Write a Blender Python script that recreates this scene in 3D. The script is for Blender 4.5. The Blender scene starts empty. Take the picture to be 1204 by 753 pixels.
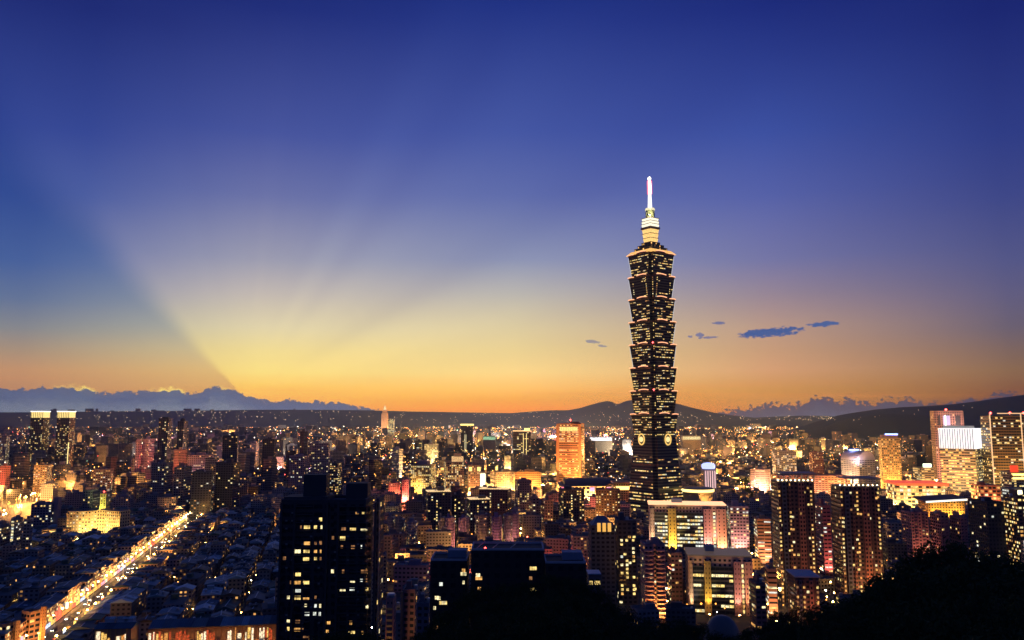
import bpy, bmesh, math, random
import numpy as np
from mathutils import Vector, Matrix
R = math.radians
random.seed(101)
rng = np.random.default_rng(101)
S = bpy.context.scene
COL = S.collection

# ------------------------------------------------------------------ camera
F, CX, CY = 960.0, 602.0, 376.5          # focal length and centre in photo pixels
EYE = 143.0                              # lookout height above the city, metres
PIT = math.atan(114.5 / F)
cam = bpy.data.cameras.new('camera')
cam.sensor_width = 36.0
cam.lens = F / 1204 * 36
cam.clip_start, cam.clip_end = 1.0, 90000
camo = bpy.data.objects.new('camera', cam)
camo.location = (0, 0, EYE)
camo.rotation_euler = (math.pi / 2 + PIT, 0, 0)
COL.objects.link(camo)
S.camera = camo
S.view_settings.view_transform = 'Standard'
S.view_settings.look = 'None'
S.view_settings.exposure = 0.0
S.view_settings.gamma = 1.0
cy = S.cycles
cy.use_denoising = True
cy.max_bounces, cy.diffuse_bounces, cy.glossy_bounces = 4, 2, 2
cy.transmission_bounces, cy.volume_bounces, cy.transparent_max_bounces = 2, 0, 4
cy.sample_clamp_indirect = 3.0
HAZE = 3.3e-5                            # density of the evening haze, per metre
cy.use_light_tree = True
cy.caustics_reflective = cy.caustics_refractive = False

def ray(x, y):
    u, v = (x - CX) / F, (CY - y) / F
    return Vector((u, math.cos(PIT) - v * math.sin(PIT), math.sin(PIT) + v * math.cos(PIT)))
def azel(x, y):
    d = ray(x, y).normalized()
    return math.degrees(math.atan2(d.x, d.y)), math.degrees(math.asin(d.z))
def zy(y, d):
    r = ray(CX, y); return EYE + d * r.z / r.y
def xd(x, y, d):
    r = ray(x, y); return r.x / r.y * d
def gp(x, y, z=0.0):
    r = ray(x, y); t = (z - EYE) / r.z
    return r.x * t, r.y * t
def proj(X, Y, Z):
    Z -= EYE
    c, s = math.cos(PIT), math.sin(PIT)
    dep = Y * c + Z * s; up = -Y * s + Z * c
    return CX + F * X / dep, CY - F * up / dep
def lin(c):
    return tuple(((v / 255) / 12.92 if v / 255 <= 0.04045 else ((v / 255 + 0.055) / 1.055) ** 2.4) for v in c)

# ------------------------------------------------------------------ dusk sky
W = bpy.data.worlds.new('World'); S.world = W
W.use_nodes = True
nt = W.node_tree; nt.nodes.clear()
class G:
    def __init__(s, tree): s.t = tree
    def n(s, kind, **kw):
        o = s.t.nodes.new(kind)
        for k, v in kw.items(): setattr(o, k, v)
        return o
    def put(s, sock, v):
        if hasattr(v, 'is_output'): s.t.links.new(v, sock)
        elif v is not None: sock.default_value = v
    def m(s, op, a, b=None, c=None, clamp=False):
        o = s.n('ShaderNodeMath', operation=op, use_clamp=clamp)
        for i, v in enumerate((a, b, c)): s.put(o.inputs[i], v)
        return o.outputs[0]
    def step(s, v, a, b, lo=0.0, hi=1.0, kind='SMOOTHSTEP'):
        o = s.n('ShaderNodeMapRange', interpolation_type=kind, clamp=True)
        for k, x in zip(('Value', 'From Min', 'From Max', 'To Min', 'To Max'), (v, a, b, lo, hi)): s.put(o.inputs[k], x)
        return o.outputs[0]
    def mix(s, f, a, b, mode='MIX'):
        o = s.n('ShaderNodeMix', data_type='RGBA', blend_type=mode)
        s.put(o.inputs[0], f)
        for i, v in ((6, a), (7, b)):
            s.put(o.inputs[i], (*v, 1.0) if isinstance(v, tuple) and len(v) == 3 else v)
        return o.outputs[2]
    def ramp(s, fac, stops, interp='LINEAR'):
        o = s.n('ShaderNodeValToRGB'); cr = o.color_ramp; cr.interpolation = interp
        stops = sorted(stops, key=lambda p: p[0])
        while len(cr.elements) < len(stops): cr.elements.new(0.5)
        for e, (p, c) in zip(cr.elements, stops):
            e.position = min(max(p, 0), 1); e.color = (*c, 1.0) if not isinstance(c, float) else (c, c, c, 1.0)
        s.put(o.inputs[0], fac); return o.outputs[0]
    def noise(s, vec, scale, detail=3.0, rough=0.5):
        o = s.n('ShaderNodeTexNoise'); s.put(o.inputs['Vector'], vec)
        o.inputs['Scale'].default_value, o.inputs['Detail'].default_value, o.inputs['Roughness'].default_value = scale, detail, rough
        return o.outputs['Fac']
    def xyz(s, x, y, z):
        o = s.n('ShaderNodeCombineXYZ')
        for i, v in enumerate((x, y, z)): s.put(o.inputs[i], v)
        return o.outputs[0]
g = G(nt)
tc = g.n('ShaderNodeTexCoord'); sep = g.n('ShaderNodeSeparateXYZ'); nt.links.new(tc.outputs['Generated'], sep.inputs[0])
vx, vy, vz = sep.outputs
DEG = 180 / math.pi
az = g.m('MULTIPLY', g.m('ARCTAN2', vx, vy), DEG)
el = g.m('MULTIPLY', g.m('ARCSINE', vz), DEG)
elf = g.m('DIVIDE', g.m('ADD', el, 6.0), 46.0, clamp=True)
def column(x, rows):
    st = [((azel(x, y)[1] + 6) / 46, lin(c)) for y, c in rows]
    st += [(0.0, (0.01, 0.008, 0.012)), (5.0 / 46, (0.03, 0.02, 0.03)), (37 / 46, lin((26, 40, 106))), (1.0, lin((28, 46, 104)))]
    return g.ramp(elf, st)
SKY = {
    15:   [(5, (30, 42, 112)), (155, (38, 62, 138)), (230, (50, 76, 146)), (305, (70, 96, 154)), (350, (98, 115, 150)), (385, (132, 134, 140)), (412, (166, 142, 122)), (435, (192, 144, 108)), (465, (180, 130, 100)), (495, (140, 100, 90))],
    90:   [(5, (31, 44, 116)), (155, (54, 72, 148)), (230, (76, 94, 160)), (305, (116, 125, 168)), (345, (140, 144, 165)), (385, (172, 168, 150)), (412, (200, 178, 132)), (437, (220, 176, 112)), (465, (215, 155, 95)), (495, (190, 120, 80))],
    305:  [(5, (33, 47, 122)), (155, (72, 86, 158)), (230, (108, 116, 168)), (305, (158, 158, 177)), (345, (196, 186, 178)), (385, (225, 211, 170)), (412, (240, 218, 146)), (437, (249, 221, 130)), (455, (251, 200, 100)), (470, (248, 180, 92)), (495, (225, 140, 80))],
    605:  [(5, (34, 52, 132)), (155, (68, 86, 162)), (230, (96, 110, 172)), (305, (140, 148, 180)), (345, (182, 178, 174)), (385, (220, 203, 160)), (412, (237, 211, 146)), (437, (250, 213, 135)), (459, (252, 186, 96)), (470, (236, 162, 72)), (480, (243, 145, 65)), (495, (225, 120, 60))],
    905:  [(5, (31, 46, 125)), (155, (60, 80, 160)), (230, (84, 96, 166)), (305, (116, 118, 165)), (345, (150, 134, 150)), (385, (186, 152, 134)), (412, (196, 152, 120)), (435, (208, 154, 114)), (458, (200, 141, 82)), (480, (196, 128, 74)), (495, (180, 100, 60))],
    1190: [(5, (27, 39, 112)), (155, (46, 60, 132)), (230, (62, 72, 136)), (305, (84, 88, 136)), (345, (96, 93, 128)), (385, (105, 95, 112)), (412, (122, 99, 94)), (435, (134, 102, 80)), (462, (128, 84, 66)), (495, (110, 65, 55))],
}
xs = [90, 305, 605, 905, 1190]
lit = column(90, SKY[90])
for a, b in zip(xs, xs[1:]):
    lit = g.mix(g.step(az, azel(a, 400)[0], azel(b, 400)[0], kind='LINEAR'), lit, column(b, SKY[b]))
o_az, o_el = azel(286, 466)
theta = g.m('MULTIPLY', g.m('ARCTAN2', g.m('SUBTRACT', el, o_el), g.m('SUBTRACT', az, o_az)), DEG)
rad_ = g.m('SQRT', g.m('ADD', g.m('POWER', g.m('SUBTRACT', el, o_el), 2.0), g.m('POWER', g.m('SUBTRACT', az, o_az), 2.0)))
thn = g.noise(g.xyz(g.m('MULTIPLY', theta, 0.075), 3.7, 0.0), 1.0, 1.0)
beam = g.m('ADD', 1.0, g.m('MULTIPLY', g.m('SUBTRACT', thn, 0.5), g.m('MULTIPLY', g.step(theta, 150, 60, 0.0, 0.30), g.step(rad_, 1.0, 11.0))))
lit = g.mix(1.0, lit, g.xyz(beam, beam, g.m('ADD', 0.5, g.m('MULTIPLY', beam, 0.5))), 'MULTIPLY')
shade = g.m('MULTIPLY', g.step(g.m('ADD', theta, g.m('MULTIPLY', g.m('SUBTRACT', g.noise(g.xyz(az, el, 6.0), 0.16, 3.0), 0.5), 7.0)), 126.5, 140.0), g.step(g.m('ABSOLUTE', theta), 90, 100))
sh2 = [(5, (30, 43, 114)), (155, (46, 68, 144)), (230, (66, 90, 156)), (305, (100, 122, 168)), (350, (140, 150, 165)), (385, (172, 172, 160)), (412, (204, 186, 142)), (435, (219, 182, 120)), (462, (214, 158, 96)), (495, (160, 110, 90))]
sky = g.mix(shade, lit, g.mix(g.step(az, azel(25, 420)[0], azel(250, 420)[0], kind='LINEAR'), column(15, SKY[15]), column(250, sh2)))
# faint streaks low over the sunset
strk = g.noise(g.xyz(g.m('MULTIPLY', az, 0.05), g.m('MULTIPLY', el, 1.6), 9.0), 1.0, 4.0)
sky = g.mix(g.m('MULTIPLY', g.step(strk, 0.5, 0.75), g.m('MULTIPLY', g.step(el, 0.2, 1.0), g.step(el, 3.2, 1.6, 0.0, 0.35))), sky, lin((222, 140, 84)))
# sky behind the lookout: blue anti-twilight
back = g.step(g.m('ABSOLUTE', az), 40.0, 105.0)
east = g.ramp(elf, [(0.0, (0.006, 0.006, 0.012)), (6 / 46, lin((62, 68, 108))), (20 / 46, lin((50, 68, 122))), (1.0, lin((28, 46, 104)))])
sky = g.mix(back, sky, east)
# cloud bank on the left and cumulus on the right, at infinity
def topline(pts):
    a0, a1 = azel(pts[0][0], 470)[0], azel(pts[-1][0], 470)[0]
    st = [((azel(x, 470)[0] - a0) / (a1 - a0), azel(x, y)[1] / 10 + 0.1) for x, y in pts]
    v = g.ramp(g.step(az, a0, a1, kind='LINEAR'), st)
    return g.m('MULTIPLY', g.m('SUBTRACT', v, 0.1), 10.0), a0, a1
def bank(sky, pts, amp, scale, colours, span, soft, rim=None):
    top, a0, a1 = topline(pts)
    v = g.xyz(az, g.m('MULTIPLY', el, 1.3), 2.0)
    n = g.m('SUBTRACT', g.noise(v, scale, 5.0, 0.6), 0.5)
    h = g.m('SUBTRACT', g.m('ADD', top, g.m('MULTIPLY', n, amp)), el)
    side = g.m('MULTIPLY', g.step(az, a0 - 0.5, a0 + 0.5), g.step(az, a1 + 0.3, a1 - 0.3))
    if rim:
        c, lo, hi, s = rim
        rn = g.step(g.noise(g.xyz(az, 5.0, 1.0), 0.55, 2.0), 0.47, 0.62)
        rm = g.m('MULTIPLY', g.m('MULTIPLY', g.step(h, -0.28, -0.02), g.m('MULTIPLY', rn, s)), g.m('MULTIPLY', side, g.m('MULTIPLY', g.step(az, azel(lo, 460)[0], azel(lo, 460)[0] + 1), g.step(az, azel(hi, 460)[0] + .4, azel(hi, 460)[0]))))
        sky = g.mix(rm, sky, c)
    colr = g.ramp(g.step(h, 0.0, span, kind='LINEAR'), colours)
    return g.mix(g.m('MULTIPLY', g.m('MULTIPLY', g.step(h, -soft, soft), side), 0.97), sky, colr)
sky = bank(sky, [(-40, 458), (30, 457), (55, 456), (85, 457), (105, 459), (112, 462), (160, 460.5), (205, 459), (222, 463.5), (238, 461), (250, 455), (262, 457), (277, 460), (285, 464), (300, 468), (318, 472), (342, 471), (352, 470), (362, 473), (385, 473), (405, 475), (425, 479), (455, 483)],
           0.95, 2.4, [(0.0, lin((92, 100, 128))), (0.25, lin((84, 100, 134))), (0.6, lin((112, 124, 146))), (1.0, lin((126, 136, 150)))], 1.9, 0.05, (lin((255, 226, 120)), 40, 300, 0.75))
sky = bank(sky, [(838, 489), (850, 484), (875, 482), (905, 475), (925, 477), (945, 475), (956, 468), (968, 467), (985, 473), (1000, 469), (1012, 473), (1030, 476), (1042, 468), (1052, 474), (1066, 469), (1078, 474), (1100, 476), (1125, 474), (1142, 469), (1152, 473), (1168, 466), (1180, 461), (1192, 465), (1215, 466)],
           2.1, 3.4, [(0.0, lin((78, 72, 96))), (0.5, lin((72, 76, 104))), (1.0, lin((84, 90, 116)))], 1.2, 0.06)
cn = g.m('SUBTRACT', g.noise(g.xyz(az, g.m('MULTIPLY', el, 2.6), 4.0), 2.4, 6.0, 0.65), 0.5)
for (x, y, wx, wy, tilt, c) in [(906, 391, 33, 5.0, -0.075, (66, 92, 148)), (969, 381, 16, 2.8, -0.06, (72, 96, 150)), (845, 380, 7, 1.6, 0.0, (110, 112, 150)), (823, 394, 5, 2.6, 0.0, (116, 116, 150)), (833, 397, 10, 1.3, -0.05, (120, 116, 148)), (812, 396, 3, 1.4, 0, (126, 120, 150)), (697, 402, 8, 1.8, 0.1, (150, 142, 148)), (709, 407, 5, 1.4, 0.1, (156, 146, 148))]:
    a, e = azel(x, y); k = DEG / F
    dx = g.m('SUBTRACT', az, a); dy = g.m('SUBTRACT', g.m('SUBTRACT', el, e), g.m('MULTIPLY', dx, -tilt))
    q = g.m('ADD', g.m('POWER', g.m('ABSOLUTE', g.m('DIVIDE', dx, wx * k)), 2.5), g.m('POWER', g.m('ABSOLUTE', g.m('DIVIDE', dy, wy * k)), 2.0))
    q = g.m('ADD', q, g.m('MULTIPLY', cn, 4.6))
    sky = g.mix(g.step(q, 1.35, 0.5, 0.0, 1.0), sky, lin(c))
nish = g.n('ShaderNodeTexSky', sky_type='NISHITA', sun_disc=False)
nish.sun_elevation = R(0.5); nish.sun_rotation = R(-18); nish.altitude = 150
# the haze below dims the low sky a little: what lies beyond it is that much brighter
dist = g.m('MINIMUM', 17600.0, g.m('DIVIDE', 387.0, g.m('MAXIMUM', vz, 0.004)))
Ti = g.m('EXPONENT', g.m('MULTIPLY', dist, HAZE))
hz_ = g.m('SUBTRACT', Ti, 1.0)
HL = (0.055, 0.06, 0.10)
ss = g.n('ShaderNodeSeparateColor'); g.put(ss.inputs[0], sky)
comp = g.xyz(*[g.m('MAXIMUM', 0.0, g.m('SUBTRACT', g.m('MULTIPLY', ss.outputs[i], Ti), g.m('MULTIPLY', hz_, HL[i]))) for i in range(3)])
sky = g.mix(g.m('MULTIPLY', g.step(el, -0.3, 0.0), g.m('SUBTRACT', 1.0, back)), sky, comp)
bg1 = g.n('ShaderNodeBackground'); g.put(bg1.inputs[0], sky); bg1.inputs[1].default_value = 1.0
bg2 = g.n('ShaderNodeBackground'); g.put(bg2.inputs[0], nish.outputs[0]); bg2.inputs[1].default_value = 0.0
wo = g.n('ShaderNodeOutputWorld'); nt.links.new(bg1.outputs[0], wo.inputs[0])

# ------------------------------------------------------------------ materials
def newmat(name):
    m = bpy.data.materials.new(name); m.use_nodes = True
    t = m.node_tree; t.nodes.clear(); k = G(t)
    out = k.n('ShaderNodeOutputMaterial'); p = k.n('ShaderNodeBsdfPrincipled')
    t.links.new(p.outputs[0], out.inputs[0])
    return m, k, p
MATS = {}
def plain(name, c, rough=0.75, metal=0.0, var=0.25, scale=0.25):
    if name in MATS: return MATS[name]
    m, k, p = newmat(name)
    o = k.n('ShaderNodeTexCoord').outputs['Object']
    n = k.noise(o, scale, 4.0)
    f = k.m('ADD', 1.0 - var / 2, k.m('MULTIPLY', n, var))
    k.put(p.inputs['Base Color'], k.mix(1.0, tuple(c), k.xyz(f, f, f), 'MULTIPLY'))
    p.inputs['Roughness'].default_value = rough; p.inputs['Metallic'].default_value = metal
    MATS[name] = m; return m
def glow(name, c, s, sampled=True, var=0.0):
    if name in MATS: return MATS[name]
    m, k, p = newmat(name)
    p.inputs['Base Color'].default_value = (0.05, 0.05, 0.05, 1)
    p.inputs['Emission Color'].default_value = (*c, 1)
    if var:
        o = k.n('ShaderNodeTexCoord').outputs['Object']; rn = k.n('ShaderNodeObjectInfo').outputs['Random']
        v_ = k.n('ShaderNodeVectorMath', operation='ADD'); k.put(v_.inputs[0], o); k.put(v_.inputs[1], k.xyz(k.m('MULTIPLY', rn, 91.0), 0.0, k.m('MULTIPLY', rn, 37.0)))
        k.put(p.inputs['Emission Strength'], k.m('MULTIPLY', k.step(k.noise(v_.outputs[0], 0.9, 3.0), 0.3, 0.7, 1 - var, 1 + var), s))
    else:
        p.inputs['Emission Strength'].default_value = s
    m.cycles.emission_sampling = 'FRONT' if sampled else 'NONE'
    MATS[name] = m; return m
def facade(name, E, glass=(0.015, 0.02, 0.03)):
    """wall with a grid of panes in cell-unit UVs; face attribute col = wall colour, par = (id, share lit, pane width, pane height)"""
    m, k, p = newmat(name)
    uv = k.n('ShaderNodeUVMap'); uv.uv_map = 'uv'
    su = k.n('ShaderNodeSeparateXYZ'); k.put(su.inputs[0], uv.outputs[0])
    ca = k.n('ShaderNodeAttribute', attribute_name='col'); pa = k.n('ShaderNodeAttribute', attribute_name='par')
    sp = k.n('ShaderNodeSeparateXYZ'); k.put(sp.inputs[0], pa.outputs['Vector'])
    rid, plit, wx = sp.outputs; wy = pa.outputs['Alpha']
    u, v = su.outputs[0], su.outputs[1]
    cu, cv = k.m('FLOOR', u), k.m('FLOOR', v)
    du = k.m('ABSOLUTE', k.m('SUBTRACT', k.m('SUBTRACT', u, cu), 0.5))
    dv = k.m('ABSOLUTE', k.m('SUBTRACT', k.m('SUBTRACT', v, cv), 0.5))
    win = k.m('MULTIPLY', k.m('LESS_THAN', du, k.m('MULTIPLY', wx, 0.5)), k.m('LESS_THAN', dv, k.m('MULTIPLY', wy, 0.5)))
    wn = k.n('ShaderNodeTexWhiteNoise', noise_dimensions='3D'); k.put(wn.inputs['Vector'], k.xyz(k.m('ADD', cu, 0.5), k.m('ADD', cv, 0.5), k.m('MULTIPLY', rid, 331.7)))
    sc = k.n('ShaderNodeSeparateColor'); k.put(sc.inputs[0], wn.outputs['Color'])
    on = k.m('MULTIPLY', win, k.m('LESS_THAN', wn.outputs['Value'], plit))
    ec = k.ramp(sc.outputs[0], [(0.0, (1.0, 0.50, 0.14)), (0.3, (1.0, 0.62, 0.2)), (0.62, (1.0, 0.78, 0.36)), (0.84, (1.0, 0.93, 0.7)), (0.95, (0.75, 0.92, 1.0))], 'CONSTANT')
    es = k.m('MULTIPLY', on, k.m('ADD', 0.2 * E, k.m('MULTIPLY', k.m('POWER', sc.outputs[1], 3.0), 2.6 * E)))
    tn = k.noise(k.n('ShaderNodeTexCoord').outputs['Object'], 0.09, 5.0, 0.65)
    f = k.m('ADD', 0.72, k.m('MULTIPLY', tn, 0.55))
    base = k.mix(win, k.mix(1.0, ca.outputs['Color'], k.xyz(f, f, f), 'MULTIPLY'), tuple(glass))
    k.put(p.inputs['Base Color'], base)
    k.put(p.inputs['Roughness'], k.m('SUBTRACT', 0.8, k.m('MULTIPLY', win, 0.6)))
    k.put(p.inputs['Emission Color'], ec); k.put(p.inputs['Emission Strength'], es)
    m.cycles.emission_sampling = 'NONE'
    MATS[name] = m; return m
FAC = facade('facade', 0.8)
FARF = facade('far_facade', 0.8)
WALLC = [(0.30, 0.29, 0.30), (0.24, 0.20, 0.19), (0.36, 0.27, 0.28), (0.42, 0.40, 0.38), (0.14, 0.14, 0.16), (0.33, 0.30, 0.36), (0.28, 0.30, 0.36), (0.40, 0.33, 0.27)]
ROOFC = [('dark blue', (0.05, 0.10, 0.14)), ('slate grey', (0.09, 0.13, 0.14)), ('blue grey', (0.13, 0.21, 0.25)), ('pale grey', (0.34, 0.44, 0.46)), ('dark green', (0.04, 0.10, 0.08)), ('rusty brown', (0.14, 0.10, 0.07))]
def sheet(name, c):
    """corrugated metal sheets: ribs and lighter or darker panels"""
    if name in MATS: return MATS[name]
    m, k, p = newmat(name)
    o = k.n('ShaderNodeTexCoord').outputs['Object']
    so = k.n('ShaderNodeSeparateXYZ'); k.put(so.inputs[0], o)
    pan = k.n('ShaderNodeTexWhiteNoise', noise_dimensions='2D')
    oi = k.n('ShaderNodeObjectInfo')
    k.put(pan.inputs['Vector'], k.xyz(k.m('FLOOR', k.m('DIVIDE', so.outputs[0], 5.5)), k.m('MULTIPLY', oi.outputs['Random'], 50.0), 0.0))
    rib = k.m('ADD', 0.9, k.m('MULTIPLY', k.m('SINE', k.m('MULTIPLY', so.outputs[0], 5.0)), 0.1))
    f = k.m('MULTIPLY', rib, k.m('ADD', 0.35, k.m('ADD', k.m('MULTIPLY', pan.outputs['Value'], 1.1), k.m('MULTIPLY', k.noise(o, 0.5, 4.0), 0.3))))
    k.put(p.inputs['Base Color'], k.mix(1.0, tuple(c), k.xyz(f, f, f), 'MULTIPLY'))
    p.inputs['Roughness'].default_value = 0.6; p.inputs['Specular IOR Level'].default_value = 0.25
    MATS[name] = m; return m
CONC = plain('concrete', (0.30, 0.30, 0.32))
DARK = plain('dark_concrete', (0.06, 0.065, 0.08))
ROOFD = (0.05, 0.075, 0.09)
ROOF = plain('roof_felt', (0.14, 0.16, 0.19))
STEEL = plain('galvanised_steel', (0.5, 0.52, 0.55), 0.35, 0.6)
WIN = [glow('lit_amber', (1.0, 0.50, 0.13), 0.85, False, 0.65), glow('lit_yellow', (1.0, 0.70, 0.22), 1.1, False, 0.65), glow('lit_cream', (1.0, 0.84, 0.44), 1.1, False, 0.65),
       glow('lit_white', (0.92, 0.96, 0.84), 0.85, False, 0.6), glow('lit_dim', (1.0, 0.45, 0.16), 0.3, False, 0.6)]
GOLD = glow('gold_light', (1.0, 0.60, 0.18), 3.0)
GOLDHI = glow('gold_floodlight', (1.0, 0.66, 0.26), 9.0)
WHITE = glow('white_light', (1.0, 0.97, 0.95), 4.0)
RED = glow('red_beacon', (1.0, 0.05, 0.04), 20.0)
LAMP = glow('sodium_lamp', (1.0, 0.47, 0.11), 110.0)
LAMPW = glow('white_lamp', (1.0, 0.86, 0.62), 60.0)

# ------------------------------------------------------------------ mesh builder
class MB:
    def __init__(s): s.v, s.f, s.uv, s.col, s.par, s.mi = [], [], [], [], [], []
    def face(s, pts, uvs=None, col=(0.3, 0.3, 0.3), par=(0, 0, 0, 0), mi=0):
        i = len(s.v); s.v += [tuple(p) for p in pts]
        s.f.append(tuple(range(i, i + len(pts))))
        s.uv += uvs or [(-3.0, -3.0)] * len(pts)
        s.col.append((*col, 1.0)); s.par.append(par); s.mi.append(mi)
    def prism(s, ring0, ring1, col=(0.3, 0.3, 0.3), par=(0, 0, 0, 0), bw=3.4, fh=3.3, top=(0.15, 0.16, 0.18), mi=0, mtop=0, cap=True, base=False):
        n = len(ring0); u0 = random.randint(0, 400) * 1.0
        for i in range(n):
            a, b, c, d = ring0[i], ring0[(i + 1) % n], ring1[(i + 1) % n], ring1[i]
            w = math.dist(a, b); h = math.dist(a, d)
            nu, nv = max(1, round(w / bw)), max(1, round(h / fh))
            s.face((a, b, c, d), [(u0, 0), (u0 + nu, 0), (u0 + nu, nv), (u0, nv)], col, par, mi)
            u0 += nu + 7
        if cap: s.face(ring1, None, top, (0, 0, 0, 0), mtop)
        if base: s.face(ring0[::-1], None, top, (0, 0, 0, 0), mtop)
    def box(s, cx, cyy, z0, w, d, h, yaw=0.0, **kw):
        c, sn = math.cos(yaw), math.sin(yaw)
        q = [(-w / 2, -d / 2), (w / 2, -d / 2), (w / 2, d / 2), (-w / 2, d / 2)]
        q = [(cx + a * c - b * sn, cyy + a * sn + b * c) for a, b in q]
        s.prism([(x, y, z0) for x, y in q], [(x, y, z0 + h) for x, y in q], **kw)
    def ball(s, x, y, z, r, mi=0):
        P = [(x + r, y, z), (x, y + r, z), (x - r, y, z), (x, y - r, z), (x, y, z + r), (x, y, z - r)]
        i = len(s.v); s.v += P
        for a in range(4):
            for q in ((a, (a + 1) % 4, 4), ((a + 1) % 4, a, 5)):
                s.f.append(tuple(i + j for j in q)); s.uv += [(-3.0, -3.0)] * 3
                s.col.append((1, 1, 1, 1)); s.par.append((0, 0, 0, 0)); s.mi.append(mi)
    def mesh(s, name, mats):
        me = bpy.data.meshes.new(name)
        me.from_pydata(s.v, [], s.f)
        for m in mats: me.materials.append(m)
        if len(mats) > 1: me.polygons.foreach_set('material_index', s.mi)
        uv = me.uv_layers.new(name='uv'); uv.data.foreach_set('uv', np.array(s.uv, dtype=np.float32).ravel())
        for nm, arr in (('col', s.col), ('par', s.par)):
            a = me.attributes.new(nm, 'FLOAT_COLOR', 'FACE'); a.data.foreach_set('color', np.array(arr, dtype=np.float32).ravel())
        me.update(); return me
    def build(s, name, mats, parent=None, loc=(0, 0, 0), rot=0.0):
        return obj(name, s.mesh(name, mats if isinstance(mats, (list, tuple)) else [mats]), parent, loc, rot)
def obj(name, me, parent=None, loc=(0, 0, 0), rot=0.0, scale=None):
    o = bpy.data.objects.new(name, me); COL.objects.link(o)
    o.location = loc
    if rot: o.rotation_euler = (0, 0, rot)
    if scale: o.scale = scale
    if parent: o.parent = parent
    return o
def tag(o, label=None, cat=None, group=None, kind=None):
    for k, v in (('label', label), ('category', cat), ('group', group), ('kind', kind)):
        if v: o[k] = v
    return o
def thing(name, label, cat, loc, rot=0.0, group=None):
    return tag(obj(name, None, None, loc, rot), label, cat, group)
def lathe(prof, n=24, close=False):
    """list of (radius, z) turned into rings of vertices"""
    mb = MB(); rings = [[(r * math.cos(2 * math.pi * i / n), r * math.sin(2 * math.pi * i / n), z) for i in range(n)] for r, z in prof]
    for a, b in zip(rings, rings[1:]): mb.prism(a, b, cap=False)
    mb.face(rings[-1]); mb.face(rings[0][::-1])
    return mb
def boxpart(root, name, cx, cyy, z0, w, d, h, m, rot=0.0, label=None):
    mb = MB(); mb.box(0, 0, 0, w, d, h, base=True)
    o = mb.build(name, m, root, (cx, cyy, z0), rot)
    if label: o['label'] = label
    return o
FOOT = []                                     # footprints already taken: x, y, radius
def free(x, y, r):
    return all((x - a) ** 2 + (y - b) ** 2 > (r + q) ** 2 for a, b, q in FOOT)
def unit_window(m):
    mb = MB(); mb.box(0, 0, -0.5, 1, 0.16, 1, base=True); return mb.mesh('window', [m])
WINM = [unit_window(m) for m in WIN]
def paned_window(m, k):
    mb = MB(); n = 2 + k % 2
    for q in range(n): mb.box(-0.5 + (q + 0.5) / n, 0, -0.46, 0.9 / n, 0.06, 0.92, base=True)
    mb.box(0, 0.05, -0.52, 1.06, 0.08, 1.04, base=True, mi=1)
    for q in range(len(mb.mi) - 6, len(mb.mi)): mb.mi[q] = 1
    return mb.mesh('window', [m, DARK])
WINP = [paned_window(m, i) for i, m in enumerate(WIN)]
UNLIT = unit_window(plain('window_glass', (0.012, 0.016, 0.025), 0.15, 0, 0.1))
MIX = {'warm': [0.25, 0.4, 0.27, 0.03, 0.05], 'white': [0.05, 0.15, 0.4, 0.38, 0.02], 'mix': [0.2, 0.3, 0.28, 0.14, 0.08], 'amber': [0.55, 0.3, 0.05, 0, 0.1], 'yellow': [0.05, 0.6, 0.3, 0.05, 0.0], 'tower': [0.16, 0.46, 0.12, 0.04, 0.22]}
def add_windows(root, cells, mix='mix', most=60, thick=None):
    """cells: (x, y, z, turn, width, height) in the thing's own space; the first MOST are parts of their own, the rest one part"""
    random.shuffle(cells)
    for c in cells[:most]:
        i = random.choices(range(5), MIX[mix])[0]
        obj('window', WINM[i], root, c[:3], c[3], (c[4], 1.0, c[5]))
    rest = cells[most:]
    if rest:
        mb = MB()
        for c in rest:
            mb.box(c[0], c[1], c[2] - c[5] / 2, c[4], 0.16, c[5], c[3], base=True, mi=0)
            k = random.choices(range(5), MIX[mix])[0]
            for q in range(len(mb.mi) - 6, len(mb.mi)): mb.mi[q] = k
        o = mb.build('window', WIN, root); o['kind'] = 'stuff'
def face_cells(w, d, h, bw, fh, wf, faces='FRL', z0=0.0, prob=0.2, yaw=0.0, skip=0, rowbias=0.0, cx=0.0, cyy=0.0):
    out = []
    for fc in faces:
        L = w if fc in 'FB' else d
        n, nv = max(1, round(L / bw)), max(1, round(h / fh))
        cw, ch = L / n, h / nv
        for j in range(skip, nv):
            pj = prob * (1 + rowbias * random.uniform(-1, 1))
            for i in range(n):
                if random.random() < pj:
                    t = -L / 2 + (i + 0.5) * cw
                    x, y, a = {'F': (t, -d / 2 - 0.05, 0), 'B': (-t, d / 2 + 0.05, math.pi), 'R': (w / 2 + 0.05, t, math.pi / 2), 'L': (-w / 2 - 0.05, -t, -math.pi / 2)}[fc]
                    out.append((cx + x, cyy + y, z0 + (j + 0.5) * ch, a, cw * wf[0], ch * wf[1]))
    return out
class H: pass
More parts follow.
